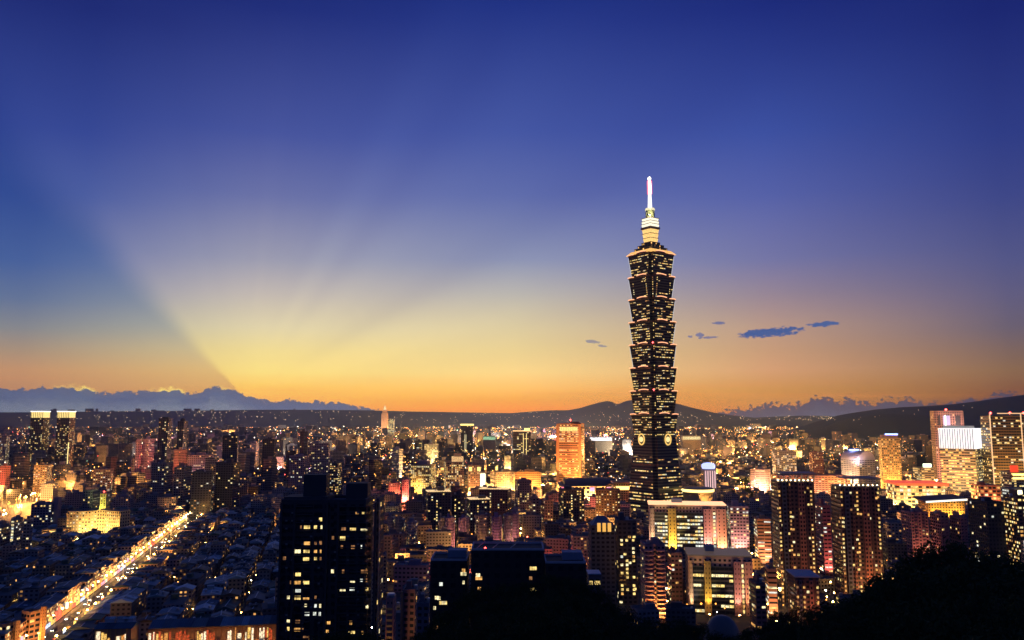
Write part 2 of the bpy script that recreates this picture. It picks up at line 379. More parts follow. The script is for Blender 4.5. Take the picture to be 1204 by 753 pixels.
def hero(name, label, cat, xl, xr, yt, d, depth=None, yaw=0.0, wall=(0.3, 0.28, 0.28), lit=0.2, wf=(0.6, 0.5), bw=3.4, fh=3.3, mix='mix', most=50, roof=(0.13, 0.15, 0.18), shed=True, skip=0, rowbias=0.5, group=None, z0=0.0, parapet=True):
    r = H(); X = xd((xl + xr) / 2, yt, d); S = xd(xr, yt, d) - xd(xl, yt, d)
    b = math.atan2(X, d); rel = R(yaw) + b
    if depth is None: depth = S * 0.7
    w = (S * math.cos(b) - depth * abs(math.sin(rel))) / abs(math.cos(rel))
    if w < S * 0.25: depth = S * 0.6; w = max(S * 0.3, (S * math.cos(b) - depth * abs(math.sin(rel))) / abs(math.cos(rel)))
    h = zy(yt, d) - z0
    near = (w * abs(math.sin(rel)) + depth * abs(math.cos(rel))) / 2
    r.X, r.Y = X * (1 + near / d), d + near
    r.w, r.d, r.h, r.yaw, r.bw, r.fh = w, depth, h, R(yaw), bw, fh
    r.root = thing(name, label, cat, (r.X, r.Y, z0), r.yaw, group)
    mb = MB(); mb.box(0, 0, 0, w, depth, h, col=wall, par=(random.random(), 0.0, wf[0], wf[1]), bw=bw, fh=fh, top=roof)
    r.body = mb.build('wall', FAC, r.root)
    # faces the lookout can see
    r.vis = ''.join(fc for fc, (nx, ny) in {'F': (0, -1), 'R': (1, 0), 'B': (0, 1), 'L': (-1, 0)}.items()
                    if (nx * math.cos(r.yaw) - ny * math.sin(r.yaw)) * -r.X + (nx * math.sin(r.yaw) + ny * math.cos(r.yaw)) * -r.Y > 0)
    if lit: add_windows(r.root, face_cells(w, depth, h, bw, fh, wf, r.vis, 0, lit, skip=skip, rowbias=rowbias), mix, most)
    if parapet:
        pm = MB(); pw = 0.5
        for (cx, cyy, a, c) in ((0, -depth / 2 + pw / 2, w, pw), (0, depth / 2 - pw / 2, w, pw), (-w / 2 + pw / 2, 0, pw, depth - 2 * pw - 0.02), (w / 2 - pw / 2, 0, pw, depth - 2 * pw - 0.02)):
            pm.box(cx, cyy, 0.004, a, c, 1.2, col=tuple(0.9 * q for q in wall))
        pm.build('parapet', FAC, r.root, (0, 0, h))
    if shed:
        sw, sd = w * random.uniform(0.22, 0.4), depth * random.uniform(0.3, 0.5)
        sx = random.uniform(-0.2, 0.2) * w
        sm = MB(); sm.box(0, 0, 0, sw, sd, random.uniform(3.5, 6.5), col=wall, top=roof)
        sm.build('rooftop_shed', FAC, r.root, (sx, random.uniform(-0.1, 0.15) * depth, h))
        tk = lathe([(1.3, 0), (1.3, 2.2), (0.9, 2.6)], 10).build('water_tank', STEEL, r.root, (sx + (sw / 2 + 2.5) * (1 if sx < 0 else -1), 0, h))
    FOOT.append((r.X, r.Y, 0.5 * math.hypot(w, depth)))
    return r
_spots = {}
def flood(x, y, z, tx, ty, tz, power, c=(1.0, 0.55, 0.16), size=75, label='floodlight glowing at the foot of a lit facade', group='floodlights at the foot of lit buildings'):
    o = thing('floodlight', label, 'floodlight', (x, y, z), 0, group)
    if 'm' not in _spots:
        mb = MB(); mb.box(0, 0, -1.2, 0.5, 0.5, 1.0); mb.box(0, 0, -0.2, 1.4, 1.0, 0.9, base=True); _spots['m'] = mb.mesh('housing', [DARK])
        lm = MB(); lm.box(0, 0, 0.74, 1.2, 0.8, 0.1); _spots['l'] = lm.mesh('lens', [LAMP])
    obj('housing', _spots['m'], o); obj('lens', _spots['l'], o)
    L = bpy.data.lights.new('floodlight_beam', 'SPOT'); L.energy = power * 1.3; L.color = c
    L.spot_size = R(size); L.spot_blend = 0.8; L.shadow_soft_size = 0.8
    lo = bpy.data.objects.new('floodlight_beam', L); COL.objects.link(lo); lo.parent = o; lo.location = (0, 0, 1.3)
    lo.rotation_euler = (Vector((tx, ty, tz)) - Vector((x, y, z + 1.3))).to_track_quat('-Z', 'Y').to_euler()
    return o
def wash(r, power, c=(1.0, 0.55, 0.16), faces=None, off=14.0, n=1, size=80, aim=0.35, label=None, z=1.2):
    """floodlights standing before the faces of a building"""
    for fc in faces or r.vis:
        L = r.w if fc in 'FB' else r.d
        for i in range(n):
            t = (-0.5 + (i + 0.5) / n) * L
            x, y, ax, ay = {'F': (t, -r.d / 2 - off, t, -r.d / 2), 'R': (r.w / 2 + off, t, r.w / 2, t), 'L': (-r.w / 2 - off, t, -r.w / 2, t), 'B': (t, r.d / 2 + off, t, r.d / 2)}[fc]
            cs, sn = math.cos(r.yaw), math.sin(r.yaw)
            flood(r.X + x * cs - y * sn, r.Y + x * sn + y * cs, z, r.X + ax * cs - ay * sn, r.Y + ax * sn + ay * cs, r.h * aim, power, c, size, **({'label': label} if label else {}))

_mast = {}
def added_mast(X, Y, power, c=(1.0, 0.47, 0.11), h=24, r=1.0, kind='orange', label=None, group=None):
    """added light mast, put in to wash the walls around it with glow"""
    o = thing('added_mast_lamp', label or 'added %s mast light flooding the far city streets' % kind, 'added mast light', (X, Y, 0), 0, group or 'added %s mast lights over the city streets' % kind)
    key = (h, round(r, 1), kind)
    if key not in _mast:
        a = lathe([(0.35, 0), (0.2, h)], 8).mesh('mast', [STEEL]); b = MB()
        for q in range(4): b.ball(1.3 * r * math.cos(q * 1.571), 1.3 * r * math.sin(q * 1.571), h + 0.3, r)
        _mast[key] = (a, b.mesh('added_lamp_ring', [glow('added_mast_lamp_' + kind, c, 12.0, False)]))
    obj('mast', _mast[key][0], o); obj('added_lamp_ring', _mast[key][1], o)
    L = bpy.data.lights.new('added_mast_light', 'POINT'); L.energy = power; L.color = c; L.shadow_soft_size = 2.0
    lo = bpy.data.objects.new('added_mast_light', L); COL.objects.link(lo); lo.parent = o; lo.location = (0, 0, h - 1.5 - r)
    return o

# ------------------------------------------------------------------ ground
def grid_mesh(name, xs, ys, zf, mats, smooth=True):
    V = [(x, y, zf(x, y)) for y in ys for x in xs]; n = len(xs)
    Fc = [(j * n + i, j * n + i + 1, (j + 1) * n + i + 1, (j + 1) * n + i) for j in range(len(ys) - 1) for i in range(n - 1)]
    me = bpy.data.meshes.new(name); me.from_pydata(V, [], Fc); me.materials.append(mats)
    me.polygons.foreach_set('use_smooth', [smooth] * len(Fc)); me.update()
    return me
gm, k, p = newmat('city_ground')
o = k.n('ShaderNodeTexCoord').outputs['Object']
k.put(p.inputs['Base Color'], k.ramp(k.noise(o, 0.02, 6.0, 0.6), [(0.3, (0.035, 0.037, 0.042)), (0.5, (0.055, 0.055, 0.06)), (0.7, (0.09, 0.085, 0.08))]))
p.inputs['Roughness'].default_value = 0.85
gme = bpy.data.meshes.new('ground')
gme.from_pydata([(-60000, -2000, 0), (60000, -2000, 0), (60000, 60000, 0), (-60000, 60000, 0)], [], [(0, 1, 2, 3)]); gme.materials.append(gm)
tag(obj('ground', gme), kind='structure')

# the wooded hill below the lookout
def sm(t): t = min(max(t, 0), 1); return t * t * (3 - 2 * t)
def hill_z(x, y):
    left = 131 - 0.36 * y
    a = math.degrees(math.atan2(x, max(y, 1)))
    rt = 125 - 0.20 * y - 0.9 * max(0, y - 190) 
    t = sm((a - 13.5) / 8.0)
    z = left * (1 - t) + rt * t
    z += 3.0 * math.sin(x * 0.05 + y * 0.03) + 2.0 * math.sin(x * 0.11 - y * 0.07)
    if y < 8: z = min(z, 140)
    return max(z, -3.0)
wood = plain('forest_floor', (0.014, 0.018, 0.01), 0.95, 0, 0.6, 0.2)
hx = list(np.linspace(-300, 420, 73)); hy = list(np.linspace(-120, 470, 60))
tag(obj('hillside', grid_mesh('hillside', hx, hy, hill_z, wood)), kind='structure')

# far ridges
def ridge(name, pts, d, fore, aft, m, rough=0.04):
    px = np.array([q[0] for q in pts], float); py = np.array([q[1] for q in pts], float)
    xs = np.arange(px[0], px[-1] + 1, 3.0); top = np.interp(xs, px, py)
    rows = np.linspace(0, 1, 15); V = []
    ph = rng.uniform(0, 6, 12)
    for ti, t in enumerate(rows):
        for i, x in enumerate(xs):
            dd = d - fore + (fore + aft) * t
            az_ = ray(x, 485); X = az_.x / az_.y * dd
            zt = zy(top[i], d)
            k_ = t * (fore + aft) / fore if t * (fore + aft) < fore else 1 - (t * (fore + aft) - fore) / aft
            prof = sm(k_) ** 0.85
            wob = 1 + (0.12 * math.sin(x * 0.06 + ph[0] + 4 * t) + 0.08 * math.sin(x * 0.17 + ph[1] + 9 * t)) * (1 - prof) * 2
            V.append((X, dd, max(-4, (zt * prof) * wob + rough * 60 * math.sin(x * 0.9 + ti * 2.1 + ph[2]) * prof * 0.3 - (2 if prof < .01 else 0))))
    n = len(xs); Fc = [(j * n + i, j * n + i + 1, (j + 1) * n + i + 1, (j + 1) * n + i) for j in range(len(rows) - 1) for i in range(n - 1)]
    me = bpy.data.meshes.new(name); me.from_pydata(V, [], Fc); me.materials.append(m)
    me.polygons.foreach_set('use_smooth', [True] * len(Fc)); me.update()
    return tag(obj(name, me), kind='structure')
fm = plain('forested_slope', (0.045, 0.06, 0.035), 0.95, 0, 0.7, 0.004)
ridge('plateau_hills', [(-160, 485), (0, 485), (60, 485), (110, 484), (170, 483.5), (230, 483), (300, 482), (380, 482), (430, 482.5), (480, 484), (540, 485), (600, 486), (660, 486.5), (720, 488)], 13500, 4000, 3000, fm)
ridge('mountain', [(480, 504), (515, 497), (555, 490), (600, 486), (625, 484), (650, 482.5), (668, 482.5), (682, 480), (695, 476), (706, 473), (714, 471.5), (720, 472.5), (725, 475.5), (729, 474.5), (736, 471.5), (746, 470), (770, 471), (790, 473.5), (800, 475.5), (812, 479), (825, 482), (840, 485.5), (855, 488), (880, 490.5), (910, 494), (950, 504)], 11500, 1900, 1500, fm)
ridge('mountain', [(885, 514), (915, 509), (940, 502), (962, 495), (985, 488.5), (1005, 485), (1030, 481.5), (1060, 479), (1090, 477.5), (1120, 475.5), (1150, 472), (1175, 468.5), (1204, 464.5), (1260, 458), (1340, 452)], 6200, 1700, 1500, fm)
ridge('hills', [(915, 521), (940, 514), (962, 505), (982, 497), (1000, 491.5), (1025, 488), (1050, 486.5), (1075, 487), (1100, 489), (1130, 492), (1170, 495), (1230, 498)], 4700, 700, 900, fm)
ridge('hills', [(805, 505), (840, 497), (865, 493), (900, 490.5), (940, 489), (965, 489), (985, 490), (1010, 491), (1030, 493)], 10800, 1200, 900, fm)

# ------------------------------------------------------------------ the tall skyscraper
TD = 1207.0
TX = xd(768, 430, TD)
tb = math.atan2(TX, TD)
tower = thing('skyscraper', 'tall skyscraper of eight flared tiers with a glowing spire', 'skyscraper', (TX, TD, 0), R(45) - tb)
FOOT.append((TX, TD, 58))
zz = lambda y: zy(y, TD)
def notched(a, n, z): return [(x, y, z) for x, y in [(-a + n, -a), (a - n, -a), (a - n, -a + n), (a, -a + n), (a, a - n), (a - n, a - n), (a - n, a), (-a + n, a), (-a + n, a - n), (-a, a - n), (-a, -a + n), (-a + n, -a + n)]]
def square(a, z): return [(-a, -a, z), (a, -a, z), (a, a, z), (-a, a, z)]
GLASS = (0.05, 0.065, 0.06)
LEDGE = plain('bronze_ledge', (0.10, 0.06, 0.045), 0.5)
ARC = glow('ledge_tube_light', (1.0, 0.44, 0.22), 1.5, True)
EDGE = glow('edge_line_light', (0.9, 0.93, 1.0), 0.7, False)
def tube(pts, r, n=6):
    mb = MB(); rings = []
    for i, q in enumerate(pts):
        q = Vector(q); t = (Vector(pts[min(i + 1, len(pts) - 1)]) - Vector(pts[max(i - 1, 0)])).normalized()
        a = t.orthogonal().normalized(); b = t.cross(a)
        if i and (a.dot(pa) < 0): a, b = -a, -b
        pa = a
        rings.append([tuple(q + a * r * math.cos(2 * math.pi * j / n) + b * r * math.sin(2 * math.pi * j / n)) for j in range(n)])
    for a, b in zip(rings, rings[1:]): mb.prism(a, b, cap=False)
    mb.face(rings[-1]); mb.face(rings[0][::-1]); return mb
def on_face(fc, t, a, z, out=0.0):
    """point on a tower face; t runs from -1 to 1 along it; F faces right of the lookout, L left"""
    return (t * a, -a - out, z) if fc == 'F' else (-a - out, -t * a, z)
ys = [301, 327.5, 353.5, 380, 406.5, 433.5, 460.5, 487.5, 514]
cells = []
def face_rows(z0, z1, a0, a1, n, floors, prob, bays=17, gap=0.0):
    for j in range(floors):
        f = (j + 0.5) / floors
        if f > 1 - gap: continue
        z = z0 + (z1 - z0) * f; a = a0 + (a1 - a0) * f; hw = a - n - 0.4
        for fc in 'FL':
            i = 0
            while i < bays:
                run = random.randint(2, 9)
                if random.random() < prob:
                    for q in range(i, min(bays, i + run)):
                        if random.random() < 0.9:
                            t = (-hw + (q + 0.5) * 2 * hw / bays)
                            c = (t, -a - 0.05) if fc == 'F' else (-a - 0.05, -t)
                            cells.append((c[0], c[1], z, 0 if fc == 'F' else -math.pi / 2, 2 * hw / bays * 0.86, (z1 - z0) / floors * 0.35))
                i += run
PR = [0.34, 0.08, 0.48, 0.48, 0.38, 0.40, 0.44, 0.48]
for i in range(8):
    zt, zb = zz(ys[i]), zz(ys[i + 1])
    mb = MB(); mb.prism(notched(22.8, 5, zb + 0.6), notched(26.3, 5, zt - 1.6), col=GLASS, par=(random.random(), 0.0, 0.93, 0.55), bw=2.4, fh=4.1, top=(0.05, 0.05, 0.05))
    mod = mb.build('glass_tier', FAC, tower)
    lb = MB(); lb.prism(notched(26.1, 4.9, zt - 1.6), notched(26.9, 4.7, zt), top=(0.08, 0.07, 0.07)); lb.face(notched(26.1, 4.9, zt - 1.6)[::-1])
    lb.build('ledge', LEDGE, tower)
    face_rows(zb + 2.2, zt - 2.6, 23.0, 26.1, 5, 8, PR[i], 30)
    for fc in 'FL':
        s = 1 if fc == 'F' else -1                    # outer end is +x on F, +y (t<0) on L
        for (t0, t1, zl, bow) in ((-0.62, 0.12, 1.4, 1.9), (0.36, 0.82, 0.2, 0.9)):
            pts = []
            for q in range(9):
                u = q / 8; t = (t0 + (t1 - t0) * u) * s
                pts.append(on_face(fc, t, 26.7, zt + zl + bow * 4 * u * (1 - u) * 0.55, 0.6))
            tube(pts, 0.75).build('light_arc', ARC, tower)
            if zl > 1:                                # bronze cresting behind the arc
                cb = MB()
                for q in range(8):
                    A, B = pts[q], pts[q + 1]
                    off = (0, 1.2, 0) if fc == 'F' else (1.2, 0, 0)
                    a2 = tuple(A[w] + off[w] for w in range(3)); b2 = tuple(B[w] + off[w] for w in range(3))
                    cb.prism([(A[0], A[1], zt - 0.4), (B[0], B[1], zt - 0.4), (b2[0], b2[1], zt - 0.4), (a2[0], a2[1], zt - 0.4)] if s > 0 else [(B[0], B[1], zt - 0.4), (A[0], A[1], zt - 0.4), (a2[0], a2[1], zt - 0.4), (b2[0], b2[1], zt - 0.4)],
                             [A, B, b2, a2] if s > 0 else [B, A, a2, b2])
                cb.build('cresting', LEDGE, tower)
    if i < 5:
        for (x, y) in ((1, -1), (-1, 1)):
            e = []
            for f in (0.02, 0.98):
                a = 22.8 + 3.5 * f; e.append(((a + 0.25) * x if x > 0 else (-a + 5 - 0.25), (-a + 5 - 0.25) if x > 0 else (a + 0.25), zb + 0.6 + (zt - zb - 2.4) * f))
            tube(e, 0.32, 5).build('edge_light', EDGE, tower)
    # dots of light up the re-entrant corner between the two faces
    for q in range(9):
        if random.random() < (0.85 if i == 1 else 0.45):
            f = (q + 0.5) / 9; a = 22.8 + 3.5 * f
            cells.append((-a + 5 - 0.1, -a + 2.5, zb + 1 + (zt - zb - 3) * f, -math.pi / 2, 1.6, 1.5))
    if i == 1:
        for q in range(10):
            f = (q + 0.5) / 10; a = 22.8 + 3.5 * f; z = zb + 1 + (zt - zb - 3) * f
            for t in (-14, 13):
                if random.random() < 0.7: cells.append((t, -a - 0.05, z, 0, 1.3, 1.4)); cells.append((-a - 0.05, t, z, -math.pi / 2, 1.3, 1.4))
# tapering base
zc, z5, z6 = zz(514), zz(546), 14.0
for (za, zb, a0, a1, p) in ((z5 + 1.5, zc, 26.3, 23.9, 0.42), (z6, z5 - 0.8, 31.5, 26.6, 0.5)):
    mb = MB(); mb.prism(notched(a0, 5, za), notched(a1, 5, zb), col=GLASS, par=(random.random(), 0.0, 0.93, 0.55), bw=2.6, fh=4.2, top=(0.05, 0.05, 0.05))
    mb.build('glass_base', FAC, tower)
    face_rows(za + 1, zb - (9 if zb == zc else 1), a0, a1, 5, max(6, int((zb - za) / 4.6)), p, 16)
    # windows in the notch faces at the outer ends
lb = MB(); lb.prism(notched(26.9, 5, z5 - 0.8), notched(26.9, 5, z5 + 1.5), top=(0.05, 0.05, 0.05)); lb.build('ledge', LEDGE, tower)
mb = MB(); mb.prism(notched(33, 5, 0), notched(33, 5, z6), col=(0.3, 0.25, 0.2), par=(0.3, 0.8, 0.8, 0.6), bw=5, fh=5); mb.build('podium', FAC, tower)
random.shuffle(cells)
add_windows(tower, cells, 'tower', 100)
COIN = glow('coin_light', (1.0, 0.62, 0.16), 1.1, True); COIN2 = glow('coin_core_light', (1.0, 0.72, 0.3), 1.3)
for fc in 'FL':
    zc2 = zz(516.5); a = 24.2
    ring = [on_face(fc, 0.24 * math.cos(q * math.pi / 12) * 1.0 + 0.05 * (1 if fc == 'F' else -1), a, zc2 + 7.6 * math.sin(q * math.pi / 12), 1.4) for q in range(25)]
    coin = tube(ring, 1.0, 6).build('coin_medallion', COIN, tower)
    core = lathe([(0.3, -0.4), (4.0, -0.4), (3.6, 0.4), (0.3, 0.4)], 16).build('core', COIN2, coin, on_face(fc, 0.05 * (1 if fc == 'F' else -1), a, zc2, 1.6))
    core.rotation_euler = (math.pi / 2, 0, 0) if fc == 'F' else (0, math.pi / 2, 0)
    core.scale = (1, 1, 1.2)
# roof and spire
RG = glow('roof_flood_gold', (1.0, 0.52, 0.13), 1.1, False, 0.5)  # floodlight on the roof put in as the roof's own gold glow
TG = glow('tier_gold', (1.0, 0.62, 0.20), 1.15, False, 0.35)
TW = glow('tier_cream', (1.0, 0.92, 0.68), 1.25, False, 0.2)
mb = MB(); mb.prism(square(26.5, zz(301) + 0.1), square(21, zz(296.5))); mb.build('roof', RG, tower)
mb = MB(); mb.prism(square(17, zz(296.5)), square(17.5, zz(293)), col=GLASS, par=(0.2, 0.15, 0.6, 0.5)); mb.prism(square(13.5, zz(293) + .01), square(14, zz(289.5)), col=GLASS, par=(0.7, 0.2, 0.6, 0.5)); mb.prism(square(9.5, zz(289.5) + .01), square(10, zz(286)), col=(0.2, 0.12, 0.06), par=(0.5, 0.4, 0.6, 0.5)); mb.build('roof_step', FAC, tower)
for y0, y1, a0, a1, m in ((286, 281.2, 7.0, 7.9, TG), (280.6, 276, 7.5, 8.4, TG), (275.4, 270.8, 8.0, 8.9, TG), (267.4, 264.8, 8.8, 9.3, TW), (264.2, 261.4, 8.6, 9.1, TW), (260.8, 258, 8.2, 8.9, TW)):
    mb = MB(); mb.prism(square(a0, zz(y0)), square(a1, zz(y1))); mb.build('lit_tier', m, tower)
    mb = MB(); mb.prism(square(a1 + 0.7, zz(y1) + .01), square(a1 + 0.7, zz(y1 - 0.55))); mb.face(square(a1 + .7, zz(y1) + .01)[::-1]); mb.build('ledge', LEDGE, tower)
mb = MB(); mb.prism(square(10.2, zz(270.2)), square(10.2, zz(268))); mb.face(square(10.2, zz(270.2))[::-1]); mb.build('ledge', LEDGE, tower)
o = lathe([(6.6, zz(257.4)), (6.9, zz(252)), (6.6, zz(248))], 16).build('drum', plain('bronze_green', (0.16, 0.17, 0.10), 0.5), tower)
o = lathe([(7.0, zz(248)), (7.5, zz(246.8)), (6.6, zz(245.4)), (3.2, zz(245))], 20).build('lit_ring', glow('ring_cream', (1.0, 0.9, 0.55), 0.9, False), tower)
o = lathe([(3.4, zz(245)), (2.9, zz(236)), (2.5, zz(228))], 12).build('spire', glow('spire_white', (1.0, 0.94, 0.92), 1.6), tower)
o = lathe([(2.5, zz(228)), (2.6, zz(220)), (2.2, zz(214)), (1.2, zz(211))], 12).build('beacon', glow('beacon_white', (1.0, 0.75, 0.72), 6.0), tower)
mb = MB(); mb.ball(0, 0, zz(210.2), 3.1); mb.build('beacon', glow('beacon_star', (1.0, 0.9, 0.7), 14.0), tower)
for q in range(6):  # red glare around the beacon, added as thin glowing strips
    a_ = q * math.pi / 3; zb_, zt_ = zz(228.5), zz(213)
    boxpart(tower, 'red_halo_strip', 3.3 * math.cos(a_), 3.3 * math.sin(a_), zb_, 0.7, 0.7, zt_ - zb_, glow('halo_strip_red', (1.0, 0.08, 0.14), 2.2, False), a_)
L = bpy.data.lights.new('drum_light', 'POINT'); L.energy = 4.5e4; L.color = (1.0, 0.9, 0.55); L.shadow_soft_size = 0.6
mb = MB(); mb.ball(0, 0, 0, 0.6); dl = mb.build('drum_lamp', LAMPW, tower, (-11, -11, zz(255.5)))
lo = bpy.data.objects.new('drum_light', L); COL.objects.link(lo); lo.parent = dl; lo.location = (-1.5, -1.5, 0)
for fc, y in (('c', 406.5), ('c', 460.5)):
    mb = MB(); mb.ball(-24, -24, zz(y) + 1.5, 1.7); mb.build('red_beacon', glow('beacon_red', (1.0, 0.08, 0.08), 8.0), tower)

# ------------------------------------------------------------------ buildings one can tell apart
def crown(r, name, z0, h, m, inset=0.0, grow=0.0):
    return boxpart(r.root, name, 0, 0, z0, r.w - 2 * inset + grow, r.d - 2 * inset + grow, h, m)
def beacon(r, x, y, z, rad=1.3):
    mb = MB(); mb.box(0, 0, 0, 0.4, 0.4, 3.0); m = mb.build('mast', STEEL, r.root, (x, y, z))
    bb = MB(); bb.ball(0, 0, 3.4, rad); bb.build('red_beacon', RED, m)

# near dark apartment tower
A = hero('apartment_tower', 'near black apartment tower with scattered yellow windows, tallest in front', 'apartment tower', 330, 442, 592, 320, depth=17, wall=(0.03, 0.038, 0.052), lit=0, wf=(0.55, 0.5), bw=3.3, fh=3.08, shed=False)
def on_front(r, x, y, d=None):
    """local x,z of a photo pixel on the front face"""
    d = d or (r.Y - r.d / 2)
    return xd(x, y, d) - r.X, zy(y, d)
lit_px = [(420, 604, 4.5, 0), (427, 604, 3, 1), (377, 611, 4, 1), (361, 620, 8, 1), (371, 620, 4, 1), (378, 620, 2.4, 2), (404, 622, 6, 4), (415, 623, 8, 1), (428, 623.5, 9, 2), (391.5, 632.5, 3, 3), (403, 633, 7, 1), (361, 639, 8, 0), (371, 639, 3, 0), (377, 638.5, 3.4, 1), (415, 643.5, 5, 2), (402, 643, 3, 4), (425, 643, 1.8, 3), (350, 648.5, 8, 2), (360.5, 648.5, 8, 1), (371, 648.5, 4, 0), (377, 648.5, 2.2, 0), (334.5, 656.5, 4, 2), (360, 657.5, 8, 1), (371, 657, 3.6, 1), (377, 657, 2.4, 4), (391, 672, 3.8, 2), (403.5, 672, 3, 4), (428.5, 672, 9, 2), (350.5, 675.5, 7, 1), (414.5, 683.5, 6.5, 2), (425, 682.5, 3.4, 3), (431, 682.5, 2, 2), (350, 685, 8, 0), (360, 685, 8, 1), (350.5, 694.5, 7, 3), (403, 693.5, 7.5, 2), (414, 693, 6.5, 3), (431.5, 693, 3.4, 1), (339, 702.5, 3.6, 2), (350, 703, 8, 1), (360, 703.5, 8, 0), (371, 702.5, 2.6, 1), (359.5, 712, 3, 2), (371, 712.5, 3, 3), (376.5, 712.5, 2.6, 2), (431.5, 713.5, 3.6, 2), (361, 722, 6, 3), (370, 721.8, 4, 3), (376, 722, 2.8, 3), (339, 730.5, 4, 2), (350, 731, 6, 4), (386.5, 732.5, 4.5, 0), (412.5, 732.5, 3.4, 0), (339, 739.5, 3, 1), (349.5, 740.5, 8, 0), (356, 740.5, 2.2, 1), (385, 742.5, 3.6, 0), (413.5, 743.5, 8.5, 1), (426, 744, 2.6, 0), (360, 750, 8, 4), (402, 752.5, 7, 2), (342, 685, 2, 4), (354, 620, 2, 4)]
taken = []
for (x, y, wd, mi) in lit_px:
    lx, lz = on_front(A, x, y); ww = wd * 320 / F
    obj('window', WINP[mi if random.random() < .8 else 4], A.root, (lx, -A.d / 2 - 0.07, lz), 0, (ww * .9, 1, random.choice((1.2, 1.35, 1.5)))); taken.append((lx, lz))
random.shuffle(taken)
dk = MB()
for j in range(34):
    for x in (334, 339.5, 350, 360.5, 371, 377.5, 391, 403, 414.5, 427, 434):
        lx, lz = on_front(A, x, 596 + j * 9.25 + (3 if x > 385 else 0))
        if lz > 3 and all(abs(lx - a) > 2.4 or abs(lz - b) > 1.6 for a, b in taken): dk.box(lx, -A.d / 2 - 0.03, lz - 0.75, (2.5 if x in (350, 360.5, 403, 414.5, 427) else 1.2), 0.1, 1.5, base=True)
o = dk.build('window', plain('window_glass', (0.012, 0.016, 0.025)), A.root); o['kind'] = 'stuff'
sl = MB(); sl.box(0, 0, 0, 1, 0.9, 0.35, base=True); LEDGEM = sl.mesh('balcony_ledge', [plain('dark_tile', (0.03, 0.038, 0.052))])
for j in range(36):
    z = A.h - 1.7 - j * 3.08
    if z > 2:
        for x0, x1 in ((345, 366), (398, 433)):
            a, b = on_front(A, x0, 650)[0], on_front(A, x1, 650)[0]
            obj('balcony_ledge', LEDGEM, A.root, ((a + b) / 2, -A.d / 2 - 0.5, z), 0, (b - a, 1, 1))
for x in (330, 345.5, 384, 397, 441):
    lx = on_front(A, x, 650)[0]; mb = MB(); mb.box(0, 0, 0, 0.8, 1.2, A.h, base=True); mb.build('pier', plain('dark_tile', (0.03, 0.038, 0.052)), A.root, (lx, -A.d / 2 - 0.61, 0))
for (x0, x1, y, dp) in ((331, 383, 583, 13), (352, 379, 558, 7), (403, 429, 568, 7), (383, 392, 588, 5)):
    a, _ = on_front(A, x0, 585); b, _ = on_front(A, x1, 585)
    zt = zy(y, A.Y); boxpart(A.root, 'rooftop_block', (a + b) / 2, 1.0, A.h + 0.01, b - a, dp, zt - A.h, plain('dark_tile', (0.03, 0.038, 0.052)))
acm = MB(); acm.box(0, 0, 0, 0.8, 0.45, 0.6, base=True); ACM = acm.mesh('air_conditioner', [plain('grey_casing', (0.22, 0.23, 0.24))])
for q in range(60):
    lx, lz = on_front(A, random.choice((337, 344, 356, 366, 375, 394, 409, 421, 432)), 600 + 9.25 * random.randrange(17) + 4)
    obj('air_conditioner', ACM, A.root, (lx, -A.d / 2 - 0.24, lz))
B = hero('apartment_tower', 'narrow dark side wing hugging the near black apartment tower', 'apartment tower', 443, 452, 590, 326, depth=14, wall=(0.05, 0.055, 0.08), lit=0.06, bw=1.6, fh=3.08, mix='warm', most=30, shed=False)
for lx in (-1.0, 0.9):
    mb = MB(); mb.box(0, 0, 0, 0.25, 0.4, B.h, base=True); mb.build('drain_pipe', STEEL, B.root, (lx, -B.d / 2 - 0.21, 0))

